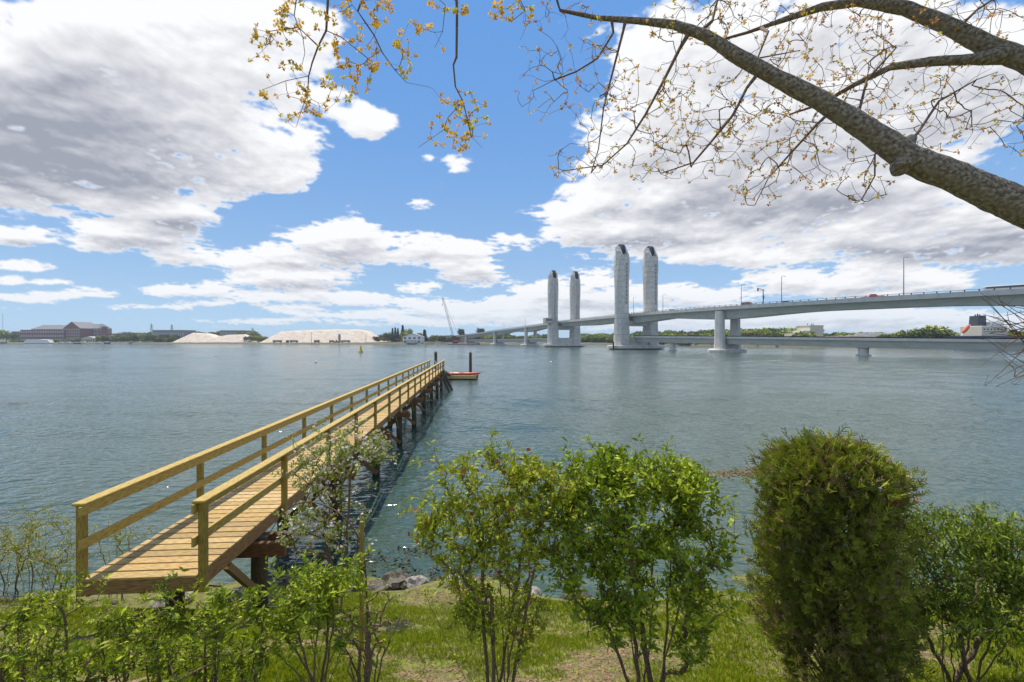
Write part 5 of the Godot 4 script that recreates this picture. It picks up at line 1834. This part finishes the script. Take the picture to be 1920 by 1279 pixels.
	# twiggy brush on the bank left of the pier
	for q in [[15, 8.3, 1030, 80, 65, 230, "dense twiggy brush with tiny leaves on the bank outside the pier"], [105, 8.6, 1050, 60, 50, 190, "low twiggy brush just outside the pier's first post"], [60, 8.9, 985, 100, 30, 110, "arching pale green sprays above the twiggy brush"], [215, 9.2, 1010, 55, 40, 80, "thin pale sprays showing between the pier's rails"], [-60, 7.6, 1040, 60, 80, 70, "twiggy brush at the far end of the bank"]]:
		shrub("bank_brush", q[6], "brush", gbase(q[0], q[1]), 9, 0.5, [L(q[0], q[2], q[1], q[3], q[4], 0.6, q[5])],
			{"seed": 50 + int(q[0]), "per": 14, "len": 0.036, "wid": 0.016, "spread": 0.18, "c0": Color(0.42, 0.43, 0.04), "c1": Color(0.28, 0.28, 0.05), "r0": 0.0024, "seg": 0.15, "hollow": 0.7, "bark": M.twig})
	make_arborvitae()
	make_lawn_things()

func make_arborvitae() -> void:
	var rng := RandomNumberGenerator.new()
	rng.seed = 61
	var b := gbase(1555, 4.25)
	var rough := make_noise(611, 1.0, 3)
	var root := thing("arborvitae", "clipped dark arborvitae, broad column of scaly sprays with a flat slanting top", "evergreen", b)
	var top := at_px(1560, 838, 4.25).y - b.y
	var mb := MB.new()
	mb.tube(PackedVector3Array([Vector3(0, -0.1, 0), Vector3(0.05, top * 0.4, 0), Vector3(0, top * 0.9, 0)]), PackedFloat32Array([0.06, 0.04, 0.01]), 9)
	part("trunk", mb.mesh(), M.cedar_bark, root)
	mb = MB.new()
	var wood := MB.new()
	for k in 27000:
		var y := pow(rng.randf(), 0.8)
		var a := rng.randf() * TAU
		var r := 0.48 + 0.09 * sin(a * 3.0 + y * 5.0) + 0.06 * sin(a * 7.0 + y * 17.0) + 0.05 * sin(a * 11.0 - y * 23.0)
		r += 0.16 * clampf(cos(a - 0.2), 0.0, 1.0) * (1.0 - 1.3 * absf(y - 0.4))
		if y < 0.2: r *= 0.8 + y
		r *= 0.9 + 0.42 * rough.get_noise_3d(cos(a) * 2.2, y * 5.0, sin(a) * 2.2)
		var in_ := 1.0 - 0.5 * pow(rng.randf(), 1.7)
		var yy := y * top * 0.85
		if rng.randf() < 0.22:      # the clipped top
			in_ = sqrt(rng.randf())
			yy = top * (0.84 + 0.16 * sqrt(1.0 - in_ * in_ * 0.96)) - rng.randf() * 0.06 + rough.get_noise_2d(cos(a) * in_ * 4.0, sin(a) * in_ * 4.0) * 0.12
			r *= 0.97
		elif y > 0.86: in_ *= 1.0 - (y - 0.86) * 0.7
		var p := Vector3(cos(a) * r * 1.1, yy, sin(a) * r * 0.95) * Vector3(in_, 1.0, in_)
		p.y -= clampf(p.x - 0.15, 0.0, 1.0) * 0.22 * clampf(yy / top, 0.0, 1.0)
		if in_ > 0.8 and rough.get_noise_3dv(p * 3.4) + rng.randf_range(-0.1, 0.1) < -0.16: continue
		if y < 0.16 and rng.randf() < 0.6: continue
		var out := (Vector3(cos(a), 0, sin(a)) * rng.randf_range(0.3, 0.9) + Vector3(0, rng.randf_range(0.25, 1.0), 0) + rnd_dir(rng) * 0.35).normalized()
		var side := out.cross(rnd_dir(rng)).normalized()
		var brown := rng.randf() < 0.15 + (0.22 if y < 0.45 and p.x < 0.2 else 0.0)
		var tone := vary(rng, Color(0.33, 0.36, 0.055), Color(0.16, 0.195, 0.04), 0.3)
		if brown: tone = vary(rng, Color(0.36, 0.27, 0.15), Color(0.20, 0.15, 0.085), 0.3)
		if absf(p.x - 0.28) < 0.06 and absf(yy - top * 0.83) < 0.05: tone = Color(0.42, 0.15, 0.06)
		mb.paint(tone)
		var s := rng.randf_range(0.6, 1.2)
		if rng.randf() < 0.07:      # stray shoots
			p += out * rng.randf_range(0.03, 0.12)
			s *= 1.3
		# flat spray: a midrib blade and side blades
		mb.leaf(p, out, side.cross(out), 0.08 * s, 0.011)
		for j in 5:
			var f := 0.12 + j * 0.17
			var sg := 1.0 if j % 2 else -1.0
			var d := (out * 0.75 + side * sg * 0.75 + rnd_dir(rng) * 0.2).normalized()
			mb.leaf(p + out * 0.075 * s * f, d, side.cross(out), 0.05 * s * (1.0 - f * 0.4), 0.0105)
		if k % 130 == 0:
			wood.tube(PackedVector3Array([Vector3(p.x * 0.08, clampf(p.y - 0.35, 0.1, top), p.z * 0.08), Vector3(p.x * 0.5, p.y - 0.14, p.z * 0.5), p * Vector3(0.9, 1.0, 0.9)]), PackedFloat32Array([0.008, 0.005, 0.002]), 4, false)
	part("branches", wood.mesh(), M.cedar_bark, root)
	stuff_part(part("foliage", mb.mesh(), M.leaf, root))

func rock_mesh(seed_: int) -> ArrayMesh:
	var rng := RandomNumberGenerator.new()
	rng.seed = seed_
	var nz := make_noise(seed_, 0.9, 3)
	var rings := []
	for j in 8:
		var th := PI * (j + 0.02) / 7.04
		var r := PackedVector3Array()
		for k in 12:
			var a := TAU * k / 12
			var d := Vector3(sin(th) * cos(a), cos(th), sin(th) * sin(a))
			var q := d * (0.5 + nz.get_noise_3dv(d * 1.4) * 0.35)
			q = Vector3(snappedf(q.x, 0.09), q.y * 0.7, snappedf(q.z, 0.07)).lerp(q, 0.5)
			r.append(q)
		rings.append(r)
	var mb := MB.new()
	mb.loft(rings)
	return mb.mesh()

func scatter(called: String, label: String, category: String, m: Mesh, mat_: Material, tf: Array, cols: PackedColorArray) -> void:
	var mm := MultiMesh.new()
	mm.transform_format = MultiMesh.TRANSFORM_3D
	mm.use_colors = cols.size() > 0
	mm.mesh = m
	mm.instance_count = tf.size()
	for k in tf.size():
		mm.set_instance_transform(k, tf[k])
		if cols.size(): mm.set_instance_color(k, cols[k])
	var mi := MultiMeshInstance3D.new()
	mi.name = numbered(called)
	mi.multimesh = mm
	mi.material_override = mat_
	mi.set_meta("kind", "stuff")
	tag(mi, label, category)
	add_child(mi)

func make_lawn_things() -> void:
	var rng := RandomNumberGenerator.new()
	rng.seed = 71
	# grass: tufts of a few blades
	var tuft := MB.new()
	for k in 7:
		var a := rng.randf() * TAU
		var lean := Vector3(cos(a), 0, sin(a)) * rng.randf_range(0.1, 0.75)
		tuft.leaf(Vector3(cos(a) * 0.012, 0, sin(a) * 0.012), (Vector3.UP + lean).normalized(), Vector3(sin(a), 0.2, cos(a)), rng.randf_range(0.6, 1.1), 0.085)
	var tm := tuft.mesh()
	var patch := make_noise(73, 0.06, 3)
	var tf := []
	var cols := PackedColorArray()
	var lit := []
	var litc := PackedColorArray()
	for k in 110000:
		var d := rng.randf_range(2.6, 8.3)
		var x := rng.randf_range(-1.25, 1.25) * d
		var n := patch.get_noise_2d(x * 10.0, d * 10.0)
		if absf(x + 0.25) < 0.9 and d < 5.2: n -= 0.2
		var y := ground_h(x, d)
		if n > -0.36 + rng.randf_range(-0.16, 0.16):
			var s := rng.randf_range(0.03, 0.062) * (1.1 + n)
			tf.append(Transform3D(Basis(Vector3.UP, rng.randf() * TAU).scaled(Vector3(s, s, s)), Vector3(x, y - 0.005, -d)))
			cols.append(vary(rng, Color(0.36, 0.40, 0.03), Color(0.23, 0.30, 0.03), 0.2))
		elif rng.randf() < 0.8:
			var s := rng.randf_range(0.02, 0.045)
			lit.append(Transform3D(Basis.from_euler(Vector3(rng.randf_range(-0.4, 0.4), rng.randf() * TAU, rng.randf_range(-0.4, 0.4))).scaled(Vector3(s, s, s)), Vector3(x, y + 0.008, -d)))
			litc.append(vary(rng, Color(0.30, 0.20, 0.115), Color(0.16, 0.105, 0.06), 0.25))
	scatter("grass", "short yellow green grass of the lawn sloping to the shore", "grass", tm, M.grass, tf, cols)
	var lf := MB.new()
	lf.leaf(Vector3(-0.5, 0, 0), Vector3(1, 0.1, 0), Vector3.UP, 1.0, 0.6)
	scatter("leaf_litter", "dry brown leaves lying on the bare soil under the shrubs", "leaf litter", lf.mesh(), M.litter, lit, litc)
	# rocks along the water's edge
	var shapes := []
	for k in 6: shapes.append(rock_mesh(200 + k))
	var spots := [[782, 9.1, 0.75, 0, "pale flat rock at the lawn's edge below the airy shrub"], [624, 9.3, 0.8, 0, "whitish rock at the water's edge below the crab apple"], [850, 9.2, 0.5, 0, "grey rock beside the pale flat rock at the lawn's edge"], [705, 9.6, 0.7, 1, "dark weed covered rock right below the pier's side"], [740, 10.2, 0.8, 1, "dark weed covered boulder at the water's edge near the stake"], [660, 9.9, 0.6, 1, "dark weed covered rock behind the crab apple's stems"], [770, 9.9, 0.55, 1, "low dark rock behind the pale flat rock"], [300, 9.0, 0.7, 0, "grey rock under the pier's landward end"], [330, 9.6, 0.9, 0, "pale boulder lying under the pier behind its first piles"], [440, 9.4, 0.7, 0, "grey boulder beside the pier's first pile"], [540, 9.7, 0.6, 1, "dark rock between the pier's pile and the crab apple"], [1000, 9.4, 0.6, 0, "grey rock at the lawn's edge behind the airy shrub"], [1080, 9.6, 0.7, 1, "dark rock in the shallows between the two centre shrubs"], [1390, 9.7, 0.5, 1, "dark rock in the shallows left of the arborvitae"], [900, 9.8, 0.7, 1, "dark wet rock behind the airy shrub"], [590, 10.6, 0.8, 1, "weed covered boulder standing in the shallows by the pier"]]
	for k in spots.size():
		var q: Array = spots[k]
		var o := thing("shore_rock", q[4], "rock", gbase(q[0], q[1], 0.02) + Vector3(0, q[2] * 0.12, 0), k * 1.3)
		var s: float = q[2] * (0.55 if q[3] == 0 else 0.75)
		part("stone", shapes[k % 6], M.rock if q[3] == 0 else M.weed_rock, o, Vector3.ZERO, Basis.from_scale(Vector3(s * 1.2, s * 0.75, s)))
	# brown weed floating in the shallows
	var wf := []
	var wc := PackedColorArray()
	for q in [[1385, 890, 2.2, 0.7, 520], [1430, 880, 1.0, 0.4, 160], [20, 757, 2.6, 0.6, 160]]:
		var d: float = 5.6 * FPX / (q[1] - HORIZON)
		for k in q[4]:
			var c := at_h(q[0], 0.0, d) + Vector3(rng.randfn() * q[2] * 0.45, 0.015 + rng.randf() * 0.02, rng.randfn() * q[3] * 0.5)
			var s := rng.randf_range(0.07, 0.2)
			wf.append(Transform3D(Basis.from_euler(Vector3(rng.randf_range(-0.2, 0.2), rng.randf() * TAU, 0)).scaled(Vector3(s, s, s * 0.6)), c))
			wc.append(vary(rng, Color(0.26, 0.13, 0.035), Color(0.13, 0.10, 0.03), 0.25))
	scatter("seaweed", "brown seaweed floating in patches on the shallows", "seaweed", lf.mesh(), M.litter, wf, wc)
	# rockweed on the stones of the shallows
	var kf := []
	var kc := PackedColorArray()
	for k in 2600:
		var c := at_h(rng.randf_range(520, 930), 0, rng.randf_range(9.9, 12.6))
		if patch.get_noise_2d(c.x * 22.0, c.z * 22.0) < 0.02: continue
		var s := rng.randf_range(0.05, 0.16)
		kf.append(Transform3D(Basis.from_euler(Vector3(rng.randf_range(-0.7, 0.7), rng.randf() * TAU, rng.randf_range(-0.7, 0.7))).scaled(Vector3(s, s, s * 0.5)), Vector3(c.x, maxf(ground_h(c.x, -c.z), 0.0) + rng.randf_range(0.0, 0.07), c.z)))
		kc.append(vary(rng, Color(0.05, 0.045, 0.03), Color(0.10, 0.09, 0.045), 0.3))
	scatter("rockweed", "dark rockweed heaped in the shallows between pier and centre shrubs", "seaweed", lf.mesh(), M.litter, kf, kc)
	# stake and black hoop
	var st := thing("wooden_stake", "weathered wooden stake standing upright on the lawn beside the privet", "stake", gbase(678, 5.2))
	var hh := at_px(675, 978, 5.2).y - st.position.y
	var mb := MB.new()
	mb.cbox(Vector3(0, hh * 0.5 - 0.1, 0), Vector3(0.04, hh + 0.2, 0.04), 0.004)
	part("shaft", mb.mesh(), M.post, st)
	mb = MB.new()
	mb.tube(PackedVector3Array([Vector3(0, hh * 0.62, 0), Vector3(0, hh * 0.66, 0)]), PackedFloat32Array([0.032, 0.032]), 8)
	part("tie", mb.mesh(), M.black, st)
	var hp := thing("arching_cane", "dark bare cane arching over the bank between pier and stake", "cane", at_px(585, 1090, 5.6))
	mb = MB.new()
	var arc := PackedVector3Array()
	var rr := PackedFloat32Array()
	var cps := [at_px(500, 1010, 5.9), at_px(528, 965, 5.8), at_px(560, 944, 5.7), at_px(600, 945, 5.6), at_px(640, 966, 5.5), at_px(670, 1005, 5.45), at_px(684, 1060, 5.4), gbase(690, 5.4)]
	for k in cps.size() - 1:
		for j in 5:
			var f := j / 5.0
			arc.append(cps[k].cubic_interpolate(cps[k + 1], cps[maxi(k - 1, 0)], cps[mini(k + 2, cps.size() - 1)], f) - hp.position)
			rr.append(lerpf(0.005, 0.012, (k + f) / 7.0))
	mb.tube(arc, rr, 8)
	part("cane", mb.mesh(), M.cedar_bark, hp)

# ------------------------------------------------------------------ the maple that overhangs the view
func make_maple() -> void:
	var rng := RandomNumberGenerator.new()
	rng.seed = 91
	var tx := 5.9
	var base := Vector3(tx, ground_h(tx, 1.6) - 0.1, -1.6)
	var root := thing("maple_tree", "maple with a thick leaning limb and budding yellow twigs hanging over the view", "tree", base)
	var sk := Skel.new()
	var P := func(px, py, d, r): return [at_px(px, py, d), r]
	# trunk and first limb
	var trunk := sk.chain([[base, 0.36], [base + Vector3(0.0, 1.2, 0.0), 0.30], [Vector3(tx - 0.1, 5.2, -2.0), 0.27]])
	var l1 := sk.chain([[Vector3(5.3, 5.75, -2.7), 0.17], P.call(2060, 440, 3.3, 0.1287), P.call(1920, 392, 3.4, 0.1175), P.call(1800, 336, 3.5, 0.1089), P.call(1700, 296, 3.6, 0.0977), P.call(1625, 243, 3.68, 0.0825), P.call(1540, 190, 3.78, 0.0713), P.call(1450, 143, 3.88, 0.0634), P.call(1375, 102, 3.95, 0.0568), P.call(1325, 68, 4.0, 0.0449), P.call(1265, 47, 4.1, 0.0374), P.call(1200, 40, 4.2, 0.0302), P.call(1120, 34, 4.3, 0.0216), P.call(1050, 20, 4.4, 0.0144), P.call(1035, -30, 4.45, 0.0115)], trunk)
	var n1 := sk.p.size()
	var up := sk.chain([[Vector3(tx, 6.6, -2.2), 0.22], [Vector3(5.6, 8.0, -2.8), 0.19]], trunk)
	var l2 := sk.chain([P.call(2050, 180, 3.8, 0.0957), P.call(1920, 112, 3.9, 0.0805), P.call(1850, 86, 4.0, 0.0739), P.call(1775, 48, 4.1, 0.0647), P.call(1700, 16, 4.2, 0.0561), P.call(1610, 4, 4.3, 0.0409), P.call(1540, 14, 4.4, 0.0360), P.call(1480, 34, 4.5, 0.0274), P.call(1400, 62, 4.6, 0.0158), P.call(1320, 84, 4.7, 0.0096)], up)
	var near := func(px, py, d) -> int:
		var q := at_px(px, py, d)
		var b := 0
		for i in sk.p.size():
			if sk.p[i].distance_squared_to(q) < sk.p[b].distance_squared_to(q): b = i
		return b
	sk.chain([P.call(1820, 112, 3.98, 0.0432), P.call(1740, 116, 4.05, 0.0374), P.call(1670, 126, 4.15, 0.0302), P.call(1600, 160, 4.25, 0.0216), P.call(1540, 195, 4.3, 0.0144), P.call(1480, 215, 4.4, 0.0080)], near.call(1885, 115, 3.95))
	# a limb above the frame that carries the hanging twigs at the left
	var l4 := sk.chain([P.call(1500, -150, 4.2, 0.0792), P.call(1250, -140, 4.5, 0.0594), P.call(1000, -130, 4.7, 0.0462), P.call(850, -120, 4.8, 0.0360), P.call(680, -120, 4.9, 0.0252), P.call(520, -130, 5.0, 0.0144)], up)
	var hang := [
		[[617, -30, 4.6, 0.017], [612, 58, 4.6, 0.014], [597, 87, 4.6, 0.012], [586, 117, 4.6, 0.010], [579, 143, 4.6, 0.008], [577, 178, 4.6, 0.006], [562, 216, 4.6, 0.0035], [556, 238, 4.6, 0.0025]],
		[[560, -30, 4.7, 0.009], [552, 30, 4.7, 0.006], [568, 70, 4.7, 0.005], [572, 100, 4.7, 0.004], [566, 125, 4.7, 0.003]],
		[[690, -30, 4.7, 0.014], [671, 22, 4.7, 0.012], [702, 67, 4.7, 0.010], [717, 99, 4.7, 0.008], [740, 131, 4.7, 0.006], [762, 155, 4.7, 0.004], [807, 164, 4.7, 0.0025]],
		[[855, -30, 4.6, 0.019], [857, 29, 4.6, 0.017], [856, 108, 4.6, 0.015], [850, 122, 4.6, 0.013], [854, 163, 4.6, 0.010], [868, 190, 4.6, 0.008], [877, 227, 4.6, 0.006], [884, 257, 4.6, 0.004], [905, 278, 4.6, 0.0025]],
		[[790, -30, 4.7, 0.006], [835, 10, 4.65, 0.005], [830, 60, 4.65, 0.004], [815, 90, 4.65, 0.0025]],
		[[960, -30, 4.6, 0.008], [985, 20, 4.6, 0.006], [960, 40, 4.6, 0.004]]]
	for h in hang:
		var c := []
		for q in h: c.append(P.call(q[0], q[1], q[2], q[3] * 0.75))
		var first: Vector3 = c[0][0]
		var b := 0
		for i in sk.p.size():
			if sk.p[i].distance_squared_to(first) < sk.p[b].distance_squared_to(first): b = i
		sk.chain(c, b)
	sk.chain([P.call(536, 152, 4.6, 0.0040), P.call(492, 169, 4.6, 0.0024)], near.call(579, 143, 4.6))
	sk.chain([P.call(560, 52, 4.6, 0.0032), P.call(500, 60, 4.6, 0.0024), P.call(478, 55, 4.6, 0.0016)], near.call(603, 75, 4.6))
	sk.chain([P.call(640, 70, 4.6, 0.0032), P.call(690, 110, 4.6, 0.0024)], near.call(612, 58, 4.6))
	sk.chain([P.call(839, 222, 4.6, 0.0040), P.call(833, 243, 4.6, 0.0032), P.call(784, 277, 4.6, 0.0020)], near.call(866, 186, 4.6))
	# side branches hanging from the big limb
	var sides := [
		[[1168, 60, 4.2, 0.016], [1150, 130, 4.2, 0.013], [1132, 200, 4.2, 0.010], [1122, 280, 4.2, 0.007], [1108, 325, 4.2, 0.004]],
		[[1150, 62, 4.25, 0.014], [1120, 110, 4.3, 0.011], [1080, 135, 4.35, 0.008], [1040, 150, 4.4, 0.005], [1000, 170, 4.4, 0.003]],
		[[1275, 90, 4.05, 0.02], [1245, 150, 4.05, 0.017], [1210, 215, 4.05, 0.013], [1175, 270, 4.05, 0.009], [1130, 310, 4.05, 0.006], [1060, 320, 4.1, 0.003]],
		[[1400, 165, 3.9, 0.014], [1375, 215, 3.9, 0.011], [1330, 270, 3.9, 0.009], [1300, 305, 3.9, 0.006], [1240, 325, 3.9, 0.003]],
		[[1530, 235, 3.75, 0.011], [1480, 290, 3.8, 0.008], [1440, 335, 3.8, 0.006], [1415, 385, 3.8, 0.003]],
		[[1335, 40, 4.1, 0.018], [1350, -20, 4.2, 0.012]],
		[[1440, 60, 4.2, 0.014], [1420, 110, 4.2, 0.010], [1500, 95, 4.3, 0.006]],
		[[1640, 290, 3.6, 0.009], [1640, 330, 3.6, 0.006], [1615, 375, 3.6, 0.003]],
		[[1610, 210, 3.9, 0.012], [1625, 150, 4.1, 0.009], [1680, 90, 4.3, 0.006]],
		[[1720, 250, 3.8, 0.013], [1760, 190, 4.0, 0.010], [1830, 150, 4.2, 0.006], [1870, 135, 4.2, 0.004]],
		[[1790, 60, 4.2, 0.02], [1830, 20, 4.4, 0.014], [1890, -20, 4.5, 0.01]]]
	for h in sides:
		var c := []
		for q in h: c.append(P.call(q[0], q[1], q[2], q[3] * 0.75))
		var first: Vector3 = c[0][0]
		var b := 0
		for i in n1:
			if i < sk.p.size() and sk.p[i].distance_squared_to(first) < sk.p[b].distance_squared_to(first): b = i
		if h[0][0] > 1780 or h[0][0] == 1440: b = near.call(h[0][0], h[0][1] - 20, h[0][2])
		sk.chain(c, b)
	# low bare twigs at the edge of the view, from a low branch of the same tree
	var lowb := sk.chain([P.call(2250, 560, 3.2, 0.0360), P.call(2000, 640, 3.6, 0.0158), P.call(1930, 655, 3.8, 0.0096)], near.call(2300, 470, 3.0))
	var from := lowb
	for k in 30:
		var tip := at_px(rng.randf_range(1835, 1905), rng.randf_range(548, 728), rng.randf_range(3.65, 3.95))
		if k % 3 == 0: from = sk.chain([[at_px(rng.randf_range(1950, 2010), rng.randf_range(570, 700), 3.78), 0.006]], lowb - rng.randi() % 3)
		var a := sk.p[from]
		var bow := Vector3(rng.randf_range(-0.02, 0.02), rng.randf_range(-0.05, 0.06), rng.randf_range(-0.03, 0.03))
		var k2 := sk.chain([[a.lerp(tip, 0.35) + bow, 0.0046], [a.lerp(tip, 0.7) + bow * 0.8, 0.0034], [tip, 0.002]], from)
		sk.tips.append(k2)
		sk.reach(a.lerp(tip, 0.75) + Vector3(-0.05, rng.randf_range(-0.1, 0.1), rng.randf_range(-0.05, 0.05)), rng, 0.06, 0.0, from, 0.04)
	var bare := sk.tips.size()
	# twigs with opening buds: regions of crown, given as pixel ellipses at the depth of the limb they hang from
	var regions := [
		[560, 110, 85, 105, 4.65, 0.3, 62], [520, 40, 50, 40, 4.7, 0.3, 20], [700, 110, 75, 60, 4.7, 0.3, 44], [690, 20, 70, 25, 4.75, 0.3, 20], [640, 150, 40, 40, 4.65, 0.3, 12], [560, 210, 30, 25, 4.6, 0.2, 8], [780, 90, 50, 50, 4.7, 0.3, 12],
		[860, 225, 55, 55, 4.6, 0.25, 46], [840, 15, 40, 20, 4.65, 0.2, 10], [960, 25, 40, 30, 4.6, 0.2, 16],
		[1060, 70, 80, 70, 4.35, 0.35, 60], [1030, 170, 60, 60, 4.4, 0.35, 34], [1130, 170, 70, 80, 4.25, 0.4, 60], [1090, 300, 70, 40, 4.15, 0.3, 44], [1220, 200, 90, 80, 4.1, 0.5, 80], [1200, 300, 60, 40, 4.05, 0.35, 34],
		[1330, 200, 90, 80, 4.0, 0.5, 90], [1290, 300, 80, 40, 3.95, 0.4, 44], [1430, 250, 90, 70, 3.95, 0.5, 90], [1420, 340, 50, 50, 3.85, 0.35, 36], [1530, 290, 70, 60, 3.85, 0.45, 60], [1620, 335, 55, 45, 3.65, 0.3, 34],
		[1300, 40, 90, 45, 4.2, 0.4, 70], [1430, 60, 110, 60, 4.4, 0.5, 100], [1560, 90, 110, 80, 4.3, 0.5, 100], [1500, 170, 120, 60, 4.2, 0.5, 70], [1680, 150, 110, 80, 4.2, 0.5, 90], [1740, 240, 90, 60, 4.0, 0.4, 50], [1840, 190, 90, 80, 4.1, 0.4, 60], [1830, 40, 110, 50, 4.3, 0.4, 70], [1640, 30, 120, 40, 4.4, 0.4, 60], [1900, 250, 60, 40, 4.0, 0.3, 20]]
	var pts := []
	for q in regions:
		for k in int(q[6] * (1.35 if q[0] > 1000 else 0.95)):
			var a := rng.randf() * TAU
			var r := sqrt(rng.randf()) * 1.1
			pts.append([at_px(q[0] + cos(a) * r * q[2], q[1] + sin(a) * r * q[3], q[4] + rng.randf_range(-1, 1) * q[5]), q[0]])
	# nearest first, so that twigs fork from twigs
	var trunk_n := sk.p.size()
	var order := []
	for q in pts:
		var b := 1.0e9
		for i in range(0, trunk_n, 2):
			b = minf(b, sk.p[i].distance_squared_to(q[0]))
		order.append([b, q[0], q[1]])
	order.sort_custom(func(u, w): return u[0] < w[0])
	var rights := []
	for q in order:
		sk.reach(q[1], rng, 0.06, rng.randf_range(-0.1, 0.05), 10, 0.1)
		rights.append(q[2] > 1000)
	for k in sk.p.size(): sk.p[k] -= base
	var rad := sk.radii(0.0013, 0.42)
	for k in bare:      # the bare twigs are a little stouter
		var t := sk.tips[k]
		var f := 0.0016
		while t > 0 and rad[t] < 0.006 and f < 0.004:
			rad[t] = maxf(rad[t], f)
			f += 0.0003
			t = sk.par[t]
	var mb := MB.new()
	sk.bark = make_noise(55, 1.0, 4, 0.6)
	sk.wood(mb, rad, 0.019, 1.0e9, 0.14, 0, trunk + 1)
	part("trunk", mb.mesh(), M.bark, root)
	var cuts := [[trunk + 1, l1 + 1, "thick leaning limb reaching across the view"], [l1 + 1, l2 + 1, "upper limb leaving the view at its top edge"], [l2 + 1, l4 + 1, "slender limb forking from the upper limb"], [l4 + 1, sk.p.size(), ""]]
	for q in cuts:
		mb = MB.new()
		sk.wood(mb, rad, 0.019, 1.0e9, 0.14, q[0], q[1])
		if mb.v.size() == 0: continue
		var lm := part("limb" if q[2] else "branches", mb.mesh(), M.bark, root)
		if q[2]: lm.set_meta("label", q[2])
	mb = MB.new()
	sk.wood(mb, rad, 0.0, 0.019)
	stuff_part(part("twigs", mb.mesh(), M.twig, root))
	# the scar where a branch was cut from the underside of the limb
	var sc := at_px(1690, 314, 3.56) - base
	mb = MB.new()
	var rings := []
	var ax := Vector3(-0.35, -0.75, 0.55).normalized()
	var sx := ax.cross(Vector3(0.8, -0.5, 0)).normalized()
	var sy := ax.cross(sx)
	for q in [[-0.05, 0.058], [0.015, 0.055], [0.035, 0.043], [0.03, 0.028], [0.018, 0.006]]:
		var r := PackedVector3Array()
		for k in 16:
			var a := TAU * k / 16
			r.append(sc + ax * q[0] + (sx * cos(a) * 1.35 + sy * sin(a)) * q[1])
		rings.append(r)
	mb.loft(rings)
	part("branch_scar", mb.mesh(), M.bark, root)
	# opening leaves and flower tassels at the twig ends
	mb = MB.new()
	for k in sk.tips.size():
		if k < bare: continue
		var right: bool = k >= bare and rights[k - bare]
		if right and rng.randf() < 0.5: continue
		var t := sk.tips[k]
		var c := sk.p[t]
		var tone := vary(rng, Color(0.80, 0.58, 0.08), Color(0.70, 0.47, 0.07), 0.2)
		if rng.randf() < 0.25: tone = Color(0.70, 0.66, 0.10)
		if right and rng.randf() < 0.5: tone = vary(rng, Color(0.66, 0.38, 0.14), Color(0.55, 0.34, 0.16), 0.2)
		var s := rng.randf_range(0.7, 1.3) * (0.62 if right else 0.92)
		var clumps := 1 if right or rng.randf() < 0.6 else 2
		for j in clumps:
			var cc := c if j == 0 else sk.p[sk.par[t]].lerp(sk.p[sk.par[sk.par[t]]], rng.randf()) + rnd_dir(rng) * 0.015
			for i in (10 if right else 15):
				var d := (rnd_dir(rng) + Vector3.DOWN * 0.25).normalized()
				var f := rng.randf_range(0.75, 1.25)
				mb.paint(Color(tone.r * f, tone.g * f, tone.b * f))
				mb.leaf(cc + d * 0.008 * s, d, rnd_dir(rng), 0.034 * s * rng.randf_range(0.6, 1.2), 0.02 * s)
	stuff_part(part("young_leaves", mb.mesh(), M.bud, root))

func _ready() -> void:
	var t0 := Time.get_ticks_msec()
	var cam := Camera3D.new()
	cam.name = "camera"
	cam.fov = rad_to_deg(2.0 * atan(639.5 / FPX))
	cam.near = 0.1
	cam.far = 6000.0
	cam.position = Vector3(0, EYE, 0)
	cam.rotation.x = -atan(1.5 / FPX)
	add_child(cam)
	var env := Environment.new()
	env.background_mode = Environment.BG_SKY
	env.sky = make_sky()
	env.tonemap_mode = Environment.TONE_MAPPER_LINEAR
	env.tonemap_exposure = 1.15
	env.sdfgi_enabled = true
	env.ssao_enabled = true
	env.ssil_enabled = true
	env.fog_enabled = true
	env.fog_density = 0.00014
	env.fog_light_color = Color(0.80, 0.87, 0.95)
	var we := WorldEnvironment.new()
	we.name = "environment"
	we.environment = env
	add_child(we)
	var sun := DirectionalLight3D.new()
	sun.name = "sun"
	sun.light_energy = 1.6
	sun.light_angular_distance = 0.5
	sun.light_color = Color(1.0, 0.955, 0.88)
	sun.shadow_enabled = true
	add_child(sun)
	sun.look_at_from_position(Vector3(-0.24, 0.88, -0.42) * 100.0, Vector3.ZERO)
	print("sky ", Time.get_ticks_msec() - t0)
	make_materials()
	make_water()
	make_far_shore()
	make_bridge()
	make_dock()
	make_shrubs()
	print("shrubs ", Time.get_ticks_msec() - t0)
	make_maple()
	print("done ", Time.get_ticks_msec() - t0)
